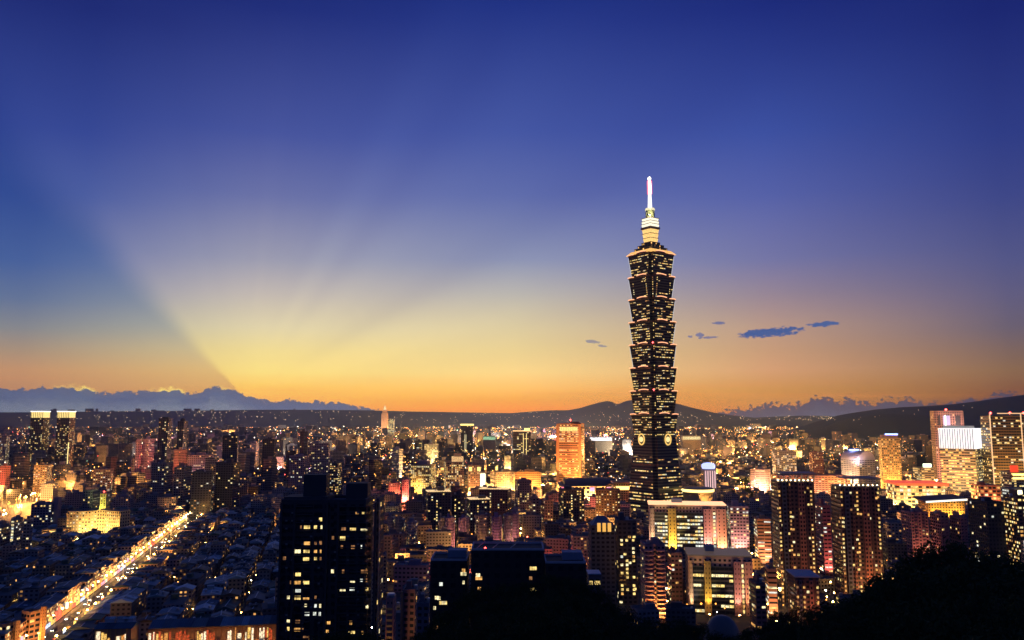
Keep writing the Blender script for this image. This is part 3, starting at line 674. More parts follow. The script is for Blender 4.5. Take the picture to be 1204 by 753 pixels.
# flat roofed dark blocks in front of the trees
for (xl, xr, yt, d, lab, wins) in ((506, 553, 660, 300, 'flat black block with pale roof edge, beside the narrow orange stair block', [(511, 715, 3, 2), (516, 703.5, 4, 2), (522, 709, 5, 3), (513.5, 703, 4.5, 2), (521, 709, 9, 1), (553.5, 685, 2.5, 2), (518.5, 687, 4, 3), (545, 675, 7, 2), (549, 671, 4, 0), (522, 732, 4, 2), (512, 738, 6, 4)]),
                                   (554, 640, 647.5, 296, 'wide flat black block, tallest of the dark roofs before the trees', [(563, 680, 8, 0), (563.5, 692.5, 4, 0), (627, 668.5, 8, 1), (624, 680, 3.6, 4), (627, 693.5, 9, 1), (562, 676.5, 5, 2)]),
                                   (638, 689, 663, 290, 'low flat black block with a thick pale parapet at the end of the dark roofs', [])):
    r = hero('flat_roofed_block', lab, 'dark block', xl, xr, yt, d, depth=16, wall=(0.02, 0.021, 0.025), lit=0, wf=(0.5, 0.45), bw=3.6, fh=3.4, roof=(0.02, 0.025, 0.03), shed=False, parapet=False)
    for x, y, wd, mi in wins:
        lx, lz = on_front(r, x, y); obj('window', WINP[mi], r.root, (min(max(lx, -r.w / 2 + 1.2), r.w / 2 - 1.2), -r.d / 2 - 0.05, lz), 0, (wd * d / F, 1, 1.3))
    pe = plain('pale_parapet', (0.42, 0.44, 0.5))
    boxpart(r.root, 'parapet', 0, -r.d / 2 + 0.2, r.h + 0.003, r.w, 0.4, 0.7, pe); boxpart(r.root, 'parapet', 0, r.d / 2 - 0.2, r.h + 0.003, r.w, 0.4, 0.7, pe)
    boxpart(r.root, 'parapet', -r.w / 2 + 0.2, 0, r.h + 0.003, 0.4, r.d - 0.82, 0.7, pe); boxpart(r.root, 'parapet', r.w / 2 - 0.2, 0, r.h + 0.003, 0.4, r.d - 0.82, 0.7, pe)
    if xl > 560 or xl == 506: boxpart(r.root, 'rooftop_shed', r.w * 0.2, 2, r.h + 0.004, 7, 6, 2.6, plain('blue_grey_shed', (0.2, 0.26, 0.36)))
    if xl == 554:
        for x in (566, 585, 606):
            lx, lz = on_front(r, x, 640); t = tube([(lx - 2, -4, r.h), (lx + 1.2, -4, r.h + 2.6)], 0.15, 5).build('roof_pipe', STEEL, r.root)
        beacon(r, -8, -6, r.h - 3, 0.5)
PINK, TAN, BRN, GREY, PURP, CREAM = (0.42, 0.27, 0.27), (0.42, 0.32, 0.22), (0.30, 0.19, 0.15), (0.3, 0.3, 0.32), (0.28, 0.22, 0.32), (0.50, 0.43, 0.33)
GL = (0.05, 0.06, 0.08)
T = lambda *a, **k: hero('apartment_tower', a[0], 'apartment tower', *a[1:], **k)
O = lambda *a, **k: hero('office_tower', a[0], 'office tower', *a[1:], **k)
L = lambda *a, **k: hero('low_building', a[0], 'low building', *a[1:], **k)

# --- horizon and far towers, left to right
for i, (xl, xr, lab) in enumerate(((36, 59, 'gold crowned dark tower, further from the skyscraper of the twin pair'), (67, 89, 'gold crowned dark tower of the twin pair with a bright gold strip down its side'))):
    r = O(lab, xl, xr, 492, 2080, depth=34, yaw=4, wall=(0.16, 0.10, 0.085), lit=0.26, wf=(0.55, 0.45), bw=4.5, fh=4.0, mix='warm', most=80, shed=False, group='twin gold crowned towers')
    crown(r, 'lit_crown', r.h + 1.3, zy(484.5, 2080) - r.h - 1.3, glow('crown_gold', (1.0, 0.72, 0.24), 1.25, True, 0.35), 0.4)
    crown(r, 'crown_rim', zy(484.5, 2080) + 0.02, 1.8, glow('crown_white', (1.0, 0.93, 0.72), 3.0), -0.6)
    for q in range(7):
        boxpart(r.root, 'crown_fin', -r.w / 2 + (q + 0.5) * r.w / 7, -r.d / 2 + 0.1, r.h + 1.4, 0.9, 0.8, zy(484.5, 2080) - r.h - 1.6, BRN and LEDGE)
    if i == 1: boxpart(r.root, 'light_strip', r.w / 2 + 0.4, -r.d / 2 + 3, 20, 0.7, 3, 60, glow('strip_gold', (1.0, 0.8, 0.3), 1.5))
for (xl, xr, yt, cut, lab) in ((187, 203, 494, 0, 'flat topped dark tower, wider of the dark pair before the hills'), (209, 221, 496, 1, 'round topped dark tower, slimmer of the dark pair before the hills')):
    r = T(lab, xl, xr, yt, 1900, depth=24, wall=(0.07, 0.07, 0.085), lit=0.10, wf=(0.6, 0.5), bw=4, fh=3.6, mix='warm', most=60, shed=False, group='pair of dark towers before the hills')
    if cut:
        lathe([(r.w * 0.46, 0), (r.w * 0.42, 4), (r.w * 0.25, 7.5), (r.w * 0.05, 8.5)], 16).build('domed_top', plain('dark_tile', (0.05, 0.062, 0.085)), r.root, (0, 0, r.h + 0.01))
    else:
        crown(r, 'roof_slab', r.h + 1.3, 2.5, plain('dark_tile', (0.05, 0.062, 0.085)), -0.8); boxpart(r.root, 'rooftop_block', 0, 0, r.h + 3.81, r.w * 0.6, 12, 3, plain('dark_tile', (0.05, 0.062, 0.085)))
r = O('tall slender pinkish tower with a stepped lit cap on the far skyline', 448.5, 456.5, 486, 5200, depth=34, wall=(0.5, 0.34, 0.24), lit=0, wf=(0.5, 0.6), bw=6, fh=5, shed=False)
wash(r, 3.2e6, (1, 0.55, 0.25), 'F', off=120, aim=0.6)
boxpart(r.root, 'crown_step', 0, 0, r.h + 1.25, r.w * 0.7, r.w * 0.6, 20, plain('lit_stone', (0.5, 0.34, 0.24))); 
lathe([(9, 0), (7.5, 12), (2, 22), (0.6, 30)], 12).build('lit_cap', glow('cap_gold', (1.0, 0.8, 0.42), 1.0), r.root, (0, 0, r.h + 21.3))
O('stepped cream tower glowing beside the slender pinkish tower', 456, 464, 493, 4600, depth=30, wall=CREAM, lit=0.75, wf=(0.8, 0.6), bw=6, fh=6, mix='yellow', most=40)
r = O('slim dark tower with a flat gold cap and two bright vertical strips', 542, 556.5, 501, 2500, depth=26, wall=(0.10, 0.075, 0.08), lit=0.12, bw=4.5, fh=4, mix='yellow', most=40, shed=False)
crown(r, 'lit_cap', r.h + 1.25, 4.5, glow('cap_yellow', (1.0, 0.75, 0.22), 2.2), -1.5)
for lx in (-6, -2.5): boxpart(r.root, 'light_strip', lx, -r.d / 2 - 0.25, 14, 1.5, 0.5, r.h - 40, glow('strip_cream', (1.0, 0.85, 0.45), 0.9, False))
r = O('dark office tower with a gold flare on its roof corner, nearest the orange tower', 603, 624, 508, 2200, depth=30, wall=(0.2, 0.13, 0.12), lit=0.24, wf=(0.8, 0.5), bw=5, fh=4, mix='yellow', most=60, shed=False)
crown(r, 'lit_cap', r.h + 1.25, 2.0, glow('cap_gold_dim', (1.0, 0.6, 0.25), 1.6), -0.6); boxpart(r.root, 'roof_lamp', r.w * 0.3, -6, r.h + 3.3, 14, 8, 6, glow('flare_yellow', (1.0, 0.72, 0.15), 3.0))
for lx in (4, 12): boxpart(r.root, 'light_strip', lx, -r.d / 2 - 0.25, 20, 1.2, 0.5, r.h - 24, glow('strip_gold', (1.0, 0.8, 0.3), 1.5))
O('tall black block with yellow floor bands behind the yellow grid block', 487, 497, 519, 2300, depth=26, wall=(0.05, 0.05, 0.06), lit=0.3, wf=(0.95, 0.4), bw=7, fh=4, mix='yellow', most=40)
r = O('golden floodlit twin block behind the yellow grid block', 499, 516, 523, 2300, depth=26, wall=CREAM, lit=0.3, wf=(0.8, 0.45), bw=4, fh=4, mix='yellow', most=50); wash(r, 5e5, (1, 0.7, 0.25), 'F', off=25, aim=0.7)
r = O('blue and cream slab tower with one pale lit side', 461, 474, 529, 1750, depth=30, yaw=38, wall=(0.42, 0.42, 0.45), lit=0.18, wf=(0.85, 0.35), bw=4, fh=3.6, mix='yellow', most=40); wash(r, 2e5, (1, 0.75, 0.4), 'F', off=20)
# --- orange tower and the golden district
r = O('orange floodlit tower with a row of bright openings under its roof', 654, 687.5, 499, 1500, depth=40, yaw=-14, wall=(0.45, 0.22, 0.12), lit=0.34, wf=(0.92, 0.36), bw=3.2, fh=4.1, mix='yellow', most=70, shed=True, skip=1, rowbias=1.0)
OT = r
wash(r, 8.5e5, (1, 0.40, 0.09), 'F', off=45, n=2, aim=0.5, size=90); wash(r, 5e5, (1, 0.36, 0.10), 'R' if 'R' in r.vis else 'L', off=35, aim=0.5)
for q in range(10):
    boxpart(r.root, 'crown_opening', -r.w / 2 + 8 + q * (r.w - 16) / 9, -r.d / 2 - 0.2, r.h - 12.5, 2.9, 0.4, 7.5, glow('opening_gold', (1.0, 0.66, 0.2), 1.4, False, 0.4))
for sx in (-1, 1): boxpart(r.root, 'corner_pier', sx * (r.w / 2 - 2.4), -r.d / 2 - 0.7, 0, 4.8, 1.4, r.h, plain('orange_stone', (0.45, 0.22, 0.12)))
beacon(r, 0, 0, r.h + 4, 1.8)
r = O('yellow grid office block with many small lit panes, beside the golden crowned tower', 483, 513, 548, 1420, depth=36, yaw=-8, wall=(0.55, 0.42, 0.2), lit=0.55, wf=(0.6, 0.5), bw=3.2, fh=3.6, mix='yellow', most=100); wash(r, 2.4e5, (1, 0.55, 0.13), 'F', off=24, n=2, aim=0.25)
boxpart(r.root, 'rooftop_block', 0, 0, r.h + 0.02, r.w * 0.5, r.d * 0.5, 8, plain('pink_plaster', PINK))
r = O('golden tower with a dense window grid and a lit stepped crown', 522, 545.5, 544, 1400, depth=34, yaw=10, wall=(0.5, 0.33, 0.22), lit=0.5, wf=(0.62, 0.6), bw=3.0, fh=3.5, mix='warm', most=100, shed=False); wash(r, 2.2e5, (1, 0.50, 0.16), 'F', off=22, n=2, aim=0.4)
boxpart(r.root, 'lit_crown', 0.2 * r.w, 0, r.h + 0.02, r.w * 0.6, r.d * 0.6, 9, glow('crown_warm', (1.0, 0.58, 0.24), 0.8, False, 0.6)); boxpart(r.root, 'crown_step', 0.2 * r.w, 0, r.h + 9.03, r.w * 0.38, r.d * 0.4, 5, plain('lit_stone', (0.5, 0.34, 0.24)))
r = O('brown tower with lit upper corners next to the golden crowned tower', 550, 565, 548, 1420, depth=30, yaw=6, wall=BRN, lit=0.28, wf=(0.5, 0.5), bw=3, fh=3.5, mix='warm', most=70); wash(r, 1.4e5, (1, 0.45, 0.13), 'F', off=20)
for sx in (-1, 1): boxpart(r.root, 'lit_corner', sx * r.w * 0.36, -r.d / 2 - 0.3, r.h - 9, 5.5, 0.6, 7, glow('corner_yellow', (1.0, 0.72, 0.2), 1.8))
r = O('slim block with a blinding white sign on its face', 564, 572, 556, 1380, depth=16, wall=CREAM, lit=0.1, most=20, shed=False); boxpart(r.root, 'lit_sign', 0, -r.d / 2 - 0.5, r.h * 0.35, r.w * 0.75, 0.6, r.h * 0.62, glow('sign_cream', (1.0, 0.86, 0.5), 3.2))
r = L('cream stepped flats under strong yellow light behind two black towers', 576, 606, 556, 1450, depth=30, yaw=20, wall=CREAM, lit=0.25, most=60, mix='warm'); wash(r, 1.5e5, (1, 0.5, 0.14), off=18, n=2)
r = L('glowing orange slab with a plain broad face left of the dark mall roof', 604, 636, 556, 1440, depth=26, yaw=4, wall=(0.55, 0.32, 0.16), lit=0.03, most=30); wash(r, 3.2e5, (1, 0.45, 0.10), 'F', off=26, n=2)
for (xl, xr, yt, d, wl, lab, fl) in ((457, 471, 569, 1300, (0.45, 0.2, 0.2), 'rose red block under orange light near the yellow grid block', (1, 0.3, 0.12)), (473, 482.5, 565, 1320, (0.34, 0.2, 0.24), 'dull mauve block between the rose red block and the yellow grid block', None)):
    r = L(lab, xl, xr, yt, d, depth=20, wall=wl, lit=0.12, most=30, wf=(0.4, 0.4))
    if fl: wash(r, 2.4e5, fl, 'F', off=20)
# black towers in front of the golden district
for (xl, xr, yt, d, lab, lp, rl) in ((500.5, 530, 580, 985, 'black tower with one bright column of windows before the yellow grid block', 0.13, 1), (531, 547, 583, 1000, 'black tower with few lights, close beside the one with the bright column', 0.12, 0), (549, 576, 589, 960, 'black tower with a lit roof rim before the brown tower', 0.14, 1), (563, 601, 577, 1040, 'broad black tower with pale cornice lights under the cream stepped flats', 0.12, 1), (656.5, 687, 577, 1017, 'dark apartment tower with two window columns before the mall', 0.2, 0)):
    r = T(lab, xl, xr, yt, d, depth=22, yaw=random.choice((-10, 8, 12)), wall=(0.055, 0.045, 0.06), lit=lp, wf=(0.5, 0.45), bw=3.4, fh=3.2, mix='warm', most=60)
    cx = -r.w * 0.1
    add_windows(r.root, [(cx, -r.d / 2 - 0.06, 3 + j * 3.2, 0, 1.5, 1.5) for j in range(int(r.h / 3.2) - 1) if random.random() < 0.85], 'warm', 30)
    if rl: crown(r, 'lit_cornice', r.h + 1.25, 0.7, glow('cornice_warm', (1.0, 0.66, 0.3), 1.0, True, 0.6), -0.5)
r = T('dark apartment tower topped by a half round arch, right before the mall', 700, 729, 577, 1050, depth=24, yaw=-6, wall=(0.12, 0.07, 0.06), lit=0.3, wf=(0.5, 0.45), bw=3.6, fh=3.2, mix='warm', most=70, shed=False)
tube([(r.w * 0.12 + 6.5 * math.cos(q * math.pi / 12), -r.d / 2 + 1, r.h + 1.25 + 6.5 * math.sin(q * math.pi / 12)) for q in range(13)], 1.0, 6).build('roof_arch', plain('bronze_arch', (0.25, 0.14, 0.09)), r.root)
for (xl, xr, yt, d, wl, lab) in ((605, 625, 566, 1180, (0.24, 0.15, 0.17), 'mauve apartment tower with stepped top before the glowing orange slab'), (622, 634, 586, 1000, (0.2, 0.13, 0.16), 'slim maroon apartment tower with a window column, before the mauve stepped tower'), (636, 650, 589, 990, (0.3, 0.17, 0.15), 'red brown balcony tower next to the slim maroon tower')):
    T(lab, xl, xr, yt, d, depth=18, yaw=12, wall=wl, lit=0.2, wf=(0.5, 0.45), mix='warm', most=50)
# mall and convention halls
r = hero('shopping_mall', 'low golden mall with a long dark curved roof before the orange tower', 'mall', 652, 738, 572, 1290, depth=80, yaw=0, wall=(0.5, 0.36, 0.24), lit=0.5, wf=(0.7, 0.6), bw=6, fh=6, mix='amber', most=100, shed=False, parapet=False)
mb = MB(); n = 14
for q in range(n):
    a0, a1 = math.pi * q / n, math.pi * (q + 1) / n
    P = lambda a, x: (x, -r.d * 0.42 * math.cos(a), 9.0 * math.sin(a))
    mb.face([P(a0, -r.w * 0.42), P(a0, r.w * 0.36), P(a1, r.w * 0.36), P(a1, -r.w * 0.42)])
mb.face([P(math.pi * q / n, -r.w * 0.42) for q in range(n + 1)]); mb.face([P(math.pi * q / n, r.w * 0.36) for q in range(n + 1)][::-1])
mb.build('curved_roof', plain('dark_roof_sheet', (0.07, 0.075, 0.09)), r.root, (0, 0, r.h + 0.01))
wash(r, 7e5, (1, 0.52, 0.16), 'F', off=26, n=4)
for lx, c in ((-0.44, (1, 0.25, 0.55)), (-0.02, (1, 0.25, 0.55)), (0.22, (1, 0.35, 0.65)), (0.4, (1, 0.5, 0.6))):
    boxpart(r.root, 'pink_sign', lx * r.w, -r.d / 2 - 0.5, r.h - 8, 7, 0.8, 6, glow('sign_pink', (1, 0.25, 0.5), 1.8))
r = L('flat canopy hall with a band of blinding gold light beside the skyscraper foot', 718, 741, 569, 1260, depth=36, wall=TAN, lit=0.1, most=20, shed=False)
boxpart(r.root, 'light_band', 0, -r.d / 2 - 0.6, r.h - 9, r.w * 0.98, 1.0, 5, glow('band_gold', (1.0, 0.62, 0.16), 3.4)); boxpart(r.root, 'canopy', 0, -2, r.h + 1.25, r.w * 1.04, r.d * 1.1, 1.0, plain('canopy_tan', (0.5, 0.3, 0.15)))
# drum and round tower right of the skyscraper
X0, Y0 = xd(825, 580, 1150), 1150
dr = thing('round_hall', 'round golden hall with a ring of light, right beside the skyscraper foot', 'hall', (X0, Y0 + 22, 0)); FOOT.append((X0, Y0 + 22, 25))
lathe([(20, 0), (20, zy(583, 1150)), (22, zy(580, 1150)), (22, zy(576, 1150)), (19, zy(575, 1150))], 32).build('drum', plain('gold_stone', (0.5, 0.36, 0.2)), dr)
lathe([(22.2, zy(579.6, 1150)), (22.3, zy(577.8, 1150)), (22.2, zy(576.4, 1150))], 32).build('light_ring', glow('ring_gold', (1.0, 0.68, 0.2), 3.0), dr)
flood(X0 - 14, Y0 - 26, 1.2, X0, Y0, 15, 2.5e5); flood(X0 + 14, Y0 - 26, 1.2, X0, Y0, 15, 2.5e5)
r = O('small white striped tower with a blue white beacon top behind the round golden hall', 824, 842, 553, 1215, depth=20, wall=(0.6, 0.5, 0.55), lit=0, wf=(0.4, 0.9), bw=3, fh=30, shed=False)
lathe([(r.w * .5, 0), (r.w * .56, 2), (r.w * .56, 6), (r.w * .4, 8.2), (r.w * .15, 9)], 20).build('lit_top', glow('top_white', (0.45, 0.50, 1.0), 1.7), r.root, (0, 0, r.h + 1.25))
for q in range(5): boxpart(r.root, 'light_strip', -r.w / 2 + 2 + q * (r.w - 4) / 4, -r.d / 2 - 0.4, r.h - 26, 1.6, 0.6, 25, glow('strip_pink', (1.0, 0.62, 0.62), 1.0, False))
# lit office blocks in front of the skyscraper (piers and window bays)
def office_court(lab, xl, xr, yt, d, yaw, k, power):
    r = hero('office_block', lab, 'office block', xl, xr, yt, d, depth=34, yaw=yaw, wall=(0.48, 0.36, 0.33), lit=0, wf=(0.5, 0.5), shed=False)
    W_ = r.w; ft = -r.d / 2
    pr = [(-0.46, 0.05), (-0.20, 0.10), (0.26, 0.10), (0.44, 0.12)]
    pc = [(0.5, 0.4, 0.3), (0.55, 0.42, 0.16), (0.5, 0.28, 0.28), (0.5, 0.3, 0.26)]
    for (c, ww), pcol in zip(pr, pc): 
        pm = MB(); pm.box(0, 0, 0, W_ * ww, 2.4, r.h - 2, col=pcol, par=(random.random(), 0, 0.25, 0.4), bw=W_ * ww / 2.0, fh=3.6); pm.build('pier', FAC, r.root, (c * W_, ft - 1.21, 0))
    cells = []
    for c0, c1 in ((-0.43, -0.26), (-0.14, 0.20)):
        bm_ = MB(); bm_.box(0, 0, 0, (c1 - c0) * W_, 0.6, r.h - 6, col=GL, par=(random.random(), 0, 0.95, 0.6), bw=3, fh=3.6); bm_.build('window_bay', FAC, r.root, ((c0 + c1) / 2 * W_, ft - 0.31, 0))
        n = max(4, int((c1 - c0) * W_ / 2.6))
        for j in range(int((r.h - 8) / 3.6)):
            i = 0
            while i < n:
                run = random.randint(1, 4)
                if random.random() < (0.62 if k == 'pink' else 0.42):
                    for q in range(i, min(n, i + run)): cells.append((c0 * W_ + (q + 0.5) * (c1 - c0) * W_ / n, ft - 0.72, 2.5 + j * 3.6, 0, (c1 - c0) * W_ / n * 0.9, 1.9))
                i += run
    for j in range(int(r.h / 3.6) - 1):
        cells.append((0.35 * W_, ft - 0.1, 2.5 + j * 3.6, 0, W_ * 0.03, 2.2))
    add_windows(r.root, cells, 'white' if k == 'pink' else 'yellow', 100)
    cor = MB(); cor.box(0, 0, 0, W_ * 1.02, r.d * 1.03, 0.9); cor.build('lit_cornice', glow('cornice_' + k, (1.0, 0.50, 0.26) if k == 'pink' else (0.6, 0.4, 0.3), 1.6 if k == 'pink' else 0.12), r.root, (0, 0, r.h + 1.22))
    boxpart(r.root, 'rooftop_shed', -0.12 * W_, 4, r.h + 2.13, W_ * 0.14, 9, 4, plain('blue_grey_shed', (0.2, 0.26, 0.36)))
    cs, sn = math.cos(r.yaw), math.sin(r.yaw)
    for c, col in ((-0.46, (1, 0.66, 0.4)), (-0.20, (1, 0.62, 0.12)), (0.26, (1, 0.50, 0.32)), (0.44, (1, 0.46, 0.2))):
        x, y = c * W_, ft - 9
        flood(r.X + x * cs - y * sn, r.Y + x * sn + y * cs, 1.2, r.X + x * cs - ft * sn, r.Y + x * sn + ft * cs, r.h * 0.55, power, col, 60)
    return r
office_court('pink and gold lit office block with glowing roof edge before the skyscraper', 760, 853, 596, 850, -8, 'pink', 1.5e5)
office_court('dimmer pier fronted office block below the one with the glowing roof edge', 803, 884, 657, 615, -8, 'dim', 2.0e4)
r = O('purple lit office block with dark window strips next to the glowing roof edge', 854, 880, 597, 870, depth=30, yaw=-8, wall=(0.40, 0.30, 0.34), lit=0.25, wf=(0.7, 0.45), mix='white', most=60); wash(r, 6e4, (1, 0.45, 0.36), 'F', off=12)
r = O('orange tiled block with ribbon windows between the purple lit block and the lamp topped towers', 886, 906, 612, 800, depth=22, yaw=-8, wall=(0.5, 0.27, 0.16), lit=0.4, wf=(0.95, 0.4), bw=5, mix='white', most=40); wash(r, 5e4, (1, 0.45, 0.2), 'F', off=12)
r = O('orange tiled block with ribbon windows, lower of the two such blocks', 899, 913, 671, 600, depth=14, yaw=-8, wall=(0.5, 0.27, 0.16), lit=0.4, wf=(0.95, 0.4), bw=5, mix='white', most=40); wash(r, 2e4, (1, 0.45, 0.2), 'F', off=10)
r = L('maroon block with two white lit floors between the two lamp topped towers', 957, 976, 596, 740, depth=20, wall=(0.32, 0.12, 0.13), lit=0.15, wf=(0.8, 0.4), mix='white', most=40); wash(r, 5e4, (1, 0.3, 0.2), 'F', off=12)
# lamp topped residential towers with a roof pergola
for (xl, xr, yt, d, lab) in ((905, 957, 567, 650, 'dark lamp topped tower with roof pergola, closer to the skyscraper of the pair'), (975, 1034, 573, 640, 'dark lamp topped tower with roof pergola, beside the mauve brick apartments'), (925, 963, 682, 560, 'lower dark apartment tower with pale cornice under the lamp topped towers')):
    r = T(lab, xl, xr, yt, d, depth=24, yaw=-5, wall=(0.10, 0.055, 0.055), lit=0.1, wf=(0.55, 0.5), bw=3.2, fh=3.2, mix='warm', most=60, shed=False, parapet=yt > 600, group='dark lamp topped residential towers' if yt < 600 else None)
    cells = []
    for j in range(int(r.h / 3.2) - 1):
        for c in (-0.47, -0.18, 0.40) if xl != 975 else (-0.47, -0.08, 0.44):
            if random.random() < 0.68: cells.append((c * r.w, -r.d / 2 - 1.35, 2 + j * 3.2, 0, 1.3, 1.5))
    add_windows(r.root, cells, 'amber', 95)
    for c, w_, col in ((-0.47, 0.06, (0.2, 0.1, 0.08)), (-0.18, 0.05, (0.2, 0.1, 0.08)), (0.14, 0.16, (0.30, 0.13, 0.10)), (0.40, 0.1, (0.2, 0.1, 0.08)), (-0.33, 0.12, (0.07, 0.08, 0.13))):
        pm = MB(); pm.box(0, 0, 0, r.w * w_, 1.2, r.h - 0.5, col=col, par=(random.random(), 0.03, 0.55, 0.55), bw=2.6, fh=3.2); pm.build('bay', FAC, r.root, (c * r.w, -r.d / 2 - 0.61, 0))
    if yt < 600:
        zt = zy(yt - 9, d) - r.h
        boxpart(r.root, 'pergola_slab', 0.12 * r.w, 0, r.h + zt, r.w * 0.95, r.d * 0.9, 0.7, plain('pergola_stone', (0.4, 0.34, 0.3)))
        for q in range(6):
            boxpart(r.root, 'pergola_column', -0.3 * r.w + q * r.w * 0.168, -r.d * 0.4, r.h + 0.01, 0.9, 0.9, zt - 0.02, plain('pergola_stone', (0.4, 0.34, 0.3)))
        for q in range(9):
            mb = MB(); mb.ball(0, 0, 0.7, random.uniform(.35, .6)); mb.build('roof_lamp', glow('roof_lamp_warm', (1.0, 0.7, 0.34), 30.0), r.root, (-0.47 * r.w + q * r.w * 0.117, -r.d * 0.44, r.h + 0.4))
    else: crown(r, 'cornice', r.h + 1.25, 0.8, plain('pale_parapet', (0.42, 0.44, 0.5)), -0.8)
    wash(r, 2.5e4, (1, 0.35, 0.15), 'F', off=14)
# mauve brick apartments by the dark wood
for (xl, xr, yt, d, lab) in ((1059, 1091, 604, 800, 'mauve brick apartment block, beside the lamp topped tower'), (1093, 1115, 606, 790, 'mauve brick apartment block in the middle of its row'), (1116, 1137, 610, 785, 'mauve brick apartment block, end of the row beside the black glass tower')):
    r = T(lab, xl, xr, yt, d, depth=20, yaw=0, wall=(0.36, 0.17, 0.19), lit=0.05, wf=(0.55, 0.5), bw=3.2, fh=3.0, mix='warm', most=40, group='mauve brick apartments by the dark wood')
    bal = MB(); bal.box(0, 0, 0, r.w * 0.2, 1.15, 0.9, base=True); bme = bal.mesh('balcony', [plain('mauve_brick', (0.36, 0.17, 0.19))])
    for j in range(int(r.h / 3.0)):
        for c in (-0.2, 0.22): obj('balcony', bme, r.root, (c * r.w, -r.d / 2 - 0.6, 1.0 + j * 3.0))
    wash(r, 4e4, (1, 0.42, 0.2), 'F', off=22)
r = T('black glass tower with sparse white windows beside the mauve brick row', 1137, 1180, 592, 700, depth=26, yaw=4, wall=(0.03, 0.03, 0.045), lit=0.07, wf=(0.6, 0.5), bw=3, fh=3.2, mix='white', most=50)
r = T('brown tower full of warm windows at the picture edge beside the black glass tower', 1179, 1207, 586, 690, depth=24, yaw=-6, wall=(0.16, 0.08, 0.06), lit=0.5, wf=(0.6, 0.5), bw=3.2, fh=3.2, mix='warm', most=90); boxpart(r.root, 'light_strip', 0, -r.d / 2 - 0.5, 20, 1.4, 0.6, 22, WHITE)
# right hand business district
r = O('white crowned office tower with ribbed glowing top and ribbon windows', 1104.5, 1155, 528, 1300, depth=44, yaw=-42, wall=(0.42, 0.33, 0.24), lit=0.5, wf=(0.96, 0.42), bw=4, fh=4.2, mix='yellow', most=100, shed=False, parapet=False)
zt = zy(504, 1300)
crown(r, 'lit_crown', r.h + 0.02, zt - r.h, glow('crown_cool', (0.97, 0.95, 1.0), 1.3, True, 0.08), -0.4)  # light on the crown walls put in as an even glow
for fc in r.vis:
    for q in range(14):
        t = -r.w / 2 + (q + 0.5) * r.w / 14
        if fc == 'F': boxpart(r.root, 'crown_rib', t, -r.d / 2 - 0.75, r.h + 0.1, 1.0, 0.9, zt - r.h - 1, plain('grey_fin', (0.3, 0.3, 0.33)))
boxpart(r.root, 'roof_slab', -2, 3, zt + 0.05, r.w * 0.75, r.d * 0.75, 4, plain('pale_slab', (0.5, 0.5, 0.45))); wash(r, 2e5, (1, 0.7, 0.3), off=16)
boxpart(r.root, 'corner_strip', -r.w / 2 - 0.4, r.d / 2 + .4, 5, 1.6, 1.6, zt + 16, glow('strip_white', (1.0, 0.9, 0.75), 2.2))
r = O('tall pinkish tower with square openings at the top behind the white crowned tower', 1092.5, 1132.5, 484, 1420, depth=40, yaw=-18, wall=(0.42, 0.25, 0.21), lit=0.06, wf=(0.5, 0.55), bw=3.6, fh=4.0, mix='warm', most=60, shed=False)
for c, w_, m in ((-0.08, 0.24, glow('opening_lilac', (0.85, 0.65, 1.0), 0.9)), (0.30, 0.16, DARK), (-0.33, 0.08, DARK)):
    boxpart(r.root, 'crown_opening', c * r.w, -r.d / 2 - 0.2, r.h - 24, r.w * w_, 0.4, 17, m)
beacon(r, -2, -10, r.h, 2.0); wash(r, 5.5e5, (1, 0.5, 0.35), off=30, aim=0.7); flood(r.X - 10, r.Y - 45, 110, r.X, r.Y - 20, r.h - 10, 1.2e5, (1, 0.6, 0.5))
r = O('wide dark glass tower with gold edge lines and red roof beacons at the picture edge', 1151, 1206, 490, 1260, depth=40, yaw=-10, wall=(0.2, 0.13, 0.06), lit=0.24, wf=(0.9, 0.5), bw=3.6, fh=4.2, mix='yellow', most=100, shed=False, rowbias=0.9)
for lx in (-r.w / 2 - 0.3, r.w * 0.36): boxpart(r.root, 'edge_strip', lx, -r.d / 2 - 0.4, 0, 1.3, 1.3, r.h + 4, glow('strip_edge', (1.0, 0.6, 0.3), 1.1))
boxpart(r.root, 'roof_beam', 0.1 * r.w, -r.d / 2 + 1, r.h + 4.1, r.w * 0.76, 1.4, 1.4, glow('strip_edge', (1.0, 0.6, 0.3), 1.1))
for c in (-0.46, 0.08, 0.46): beacon(r, c * r.w, -r.d / 2 + 2, r.h + 2, 1.9)
wash(r, 5e5, (1, 0.55, 0.15), 'F', off=24, n=2)
# arched roof hall
Xa, da = xd(1008, 540, 1480), 1480
r = hero('office_block', 'white block with a barrel vaulted top and a blue roof light', 'office block', 988, 1029, 541, 1480, depth=44, yaw=22, wall=(0.6, 0.52, 0.45), lit=0.1, wf=(0.8, 0.35), bw=6, mix='white', most=40, shed=False, parapet=False)
mb = MB(); n = 16; rad = r.w / 2
for q in range(n):
    a0, a1 = math.pi * q / n, math.pi * (q + 1) / n
    P = lambda a, y: (rad * math.cos(a), y, rad * 0.8 * math.sin(a))
    mb.face([P(a0, -r.d / 2), P(a0, r.d / 2), P(a1, r.d / 2), P(a1, -r.d / 2)])
mb.face([P(math.pi * q / n, -r.d / 2) for q in range(n + 1)]); mb.face([P(math.pi * q / n, r.d / 2) for q in range(n + 1)][::-1])
mb.build('vaulted_roof', plain('white_panel', (0.6, 0.52, 0.5)), r.root, (0, 0, r.h + 0.01))
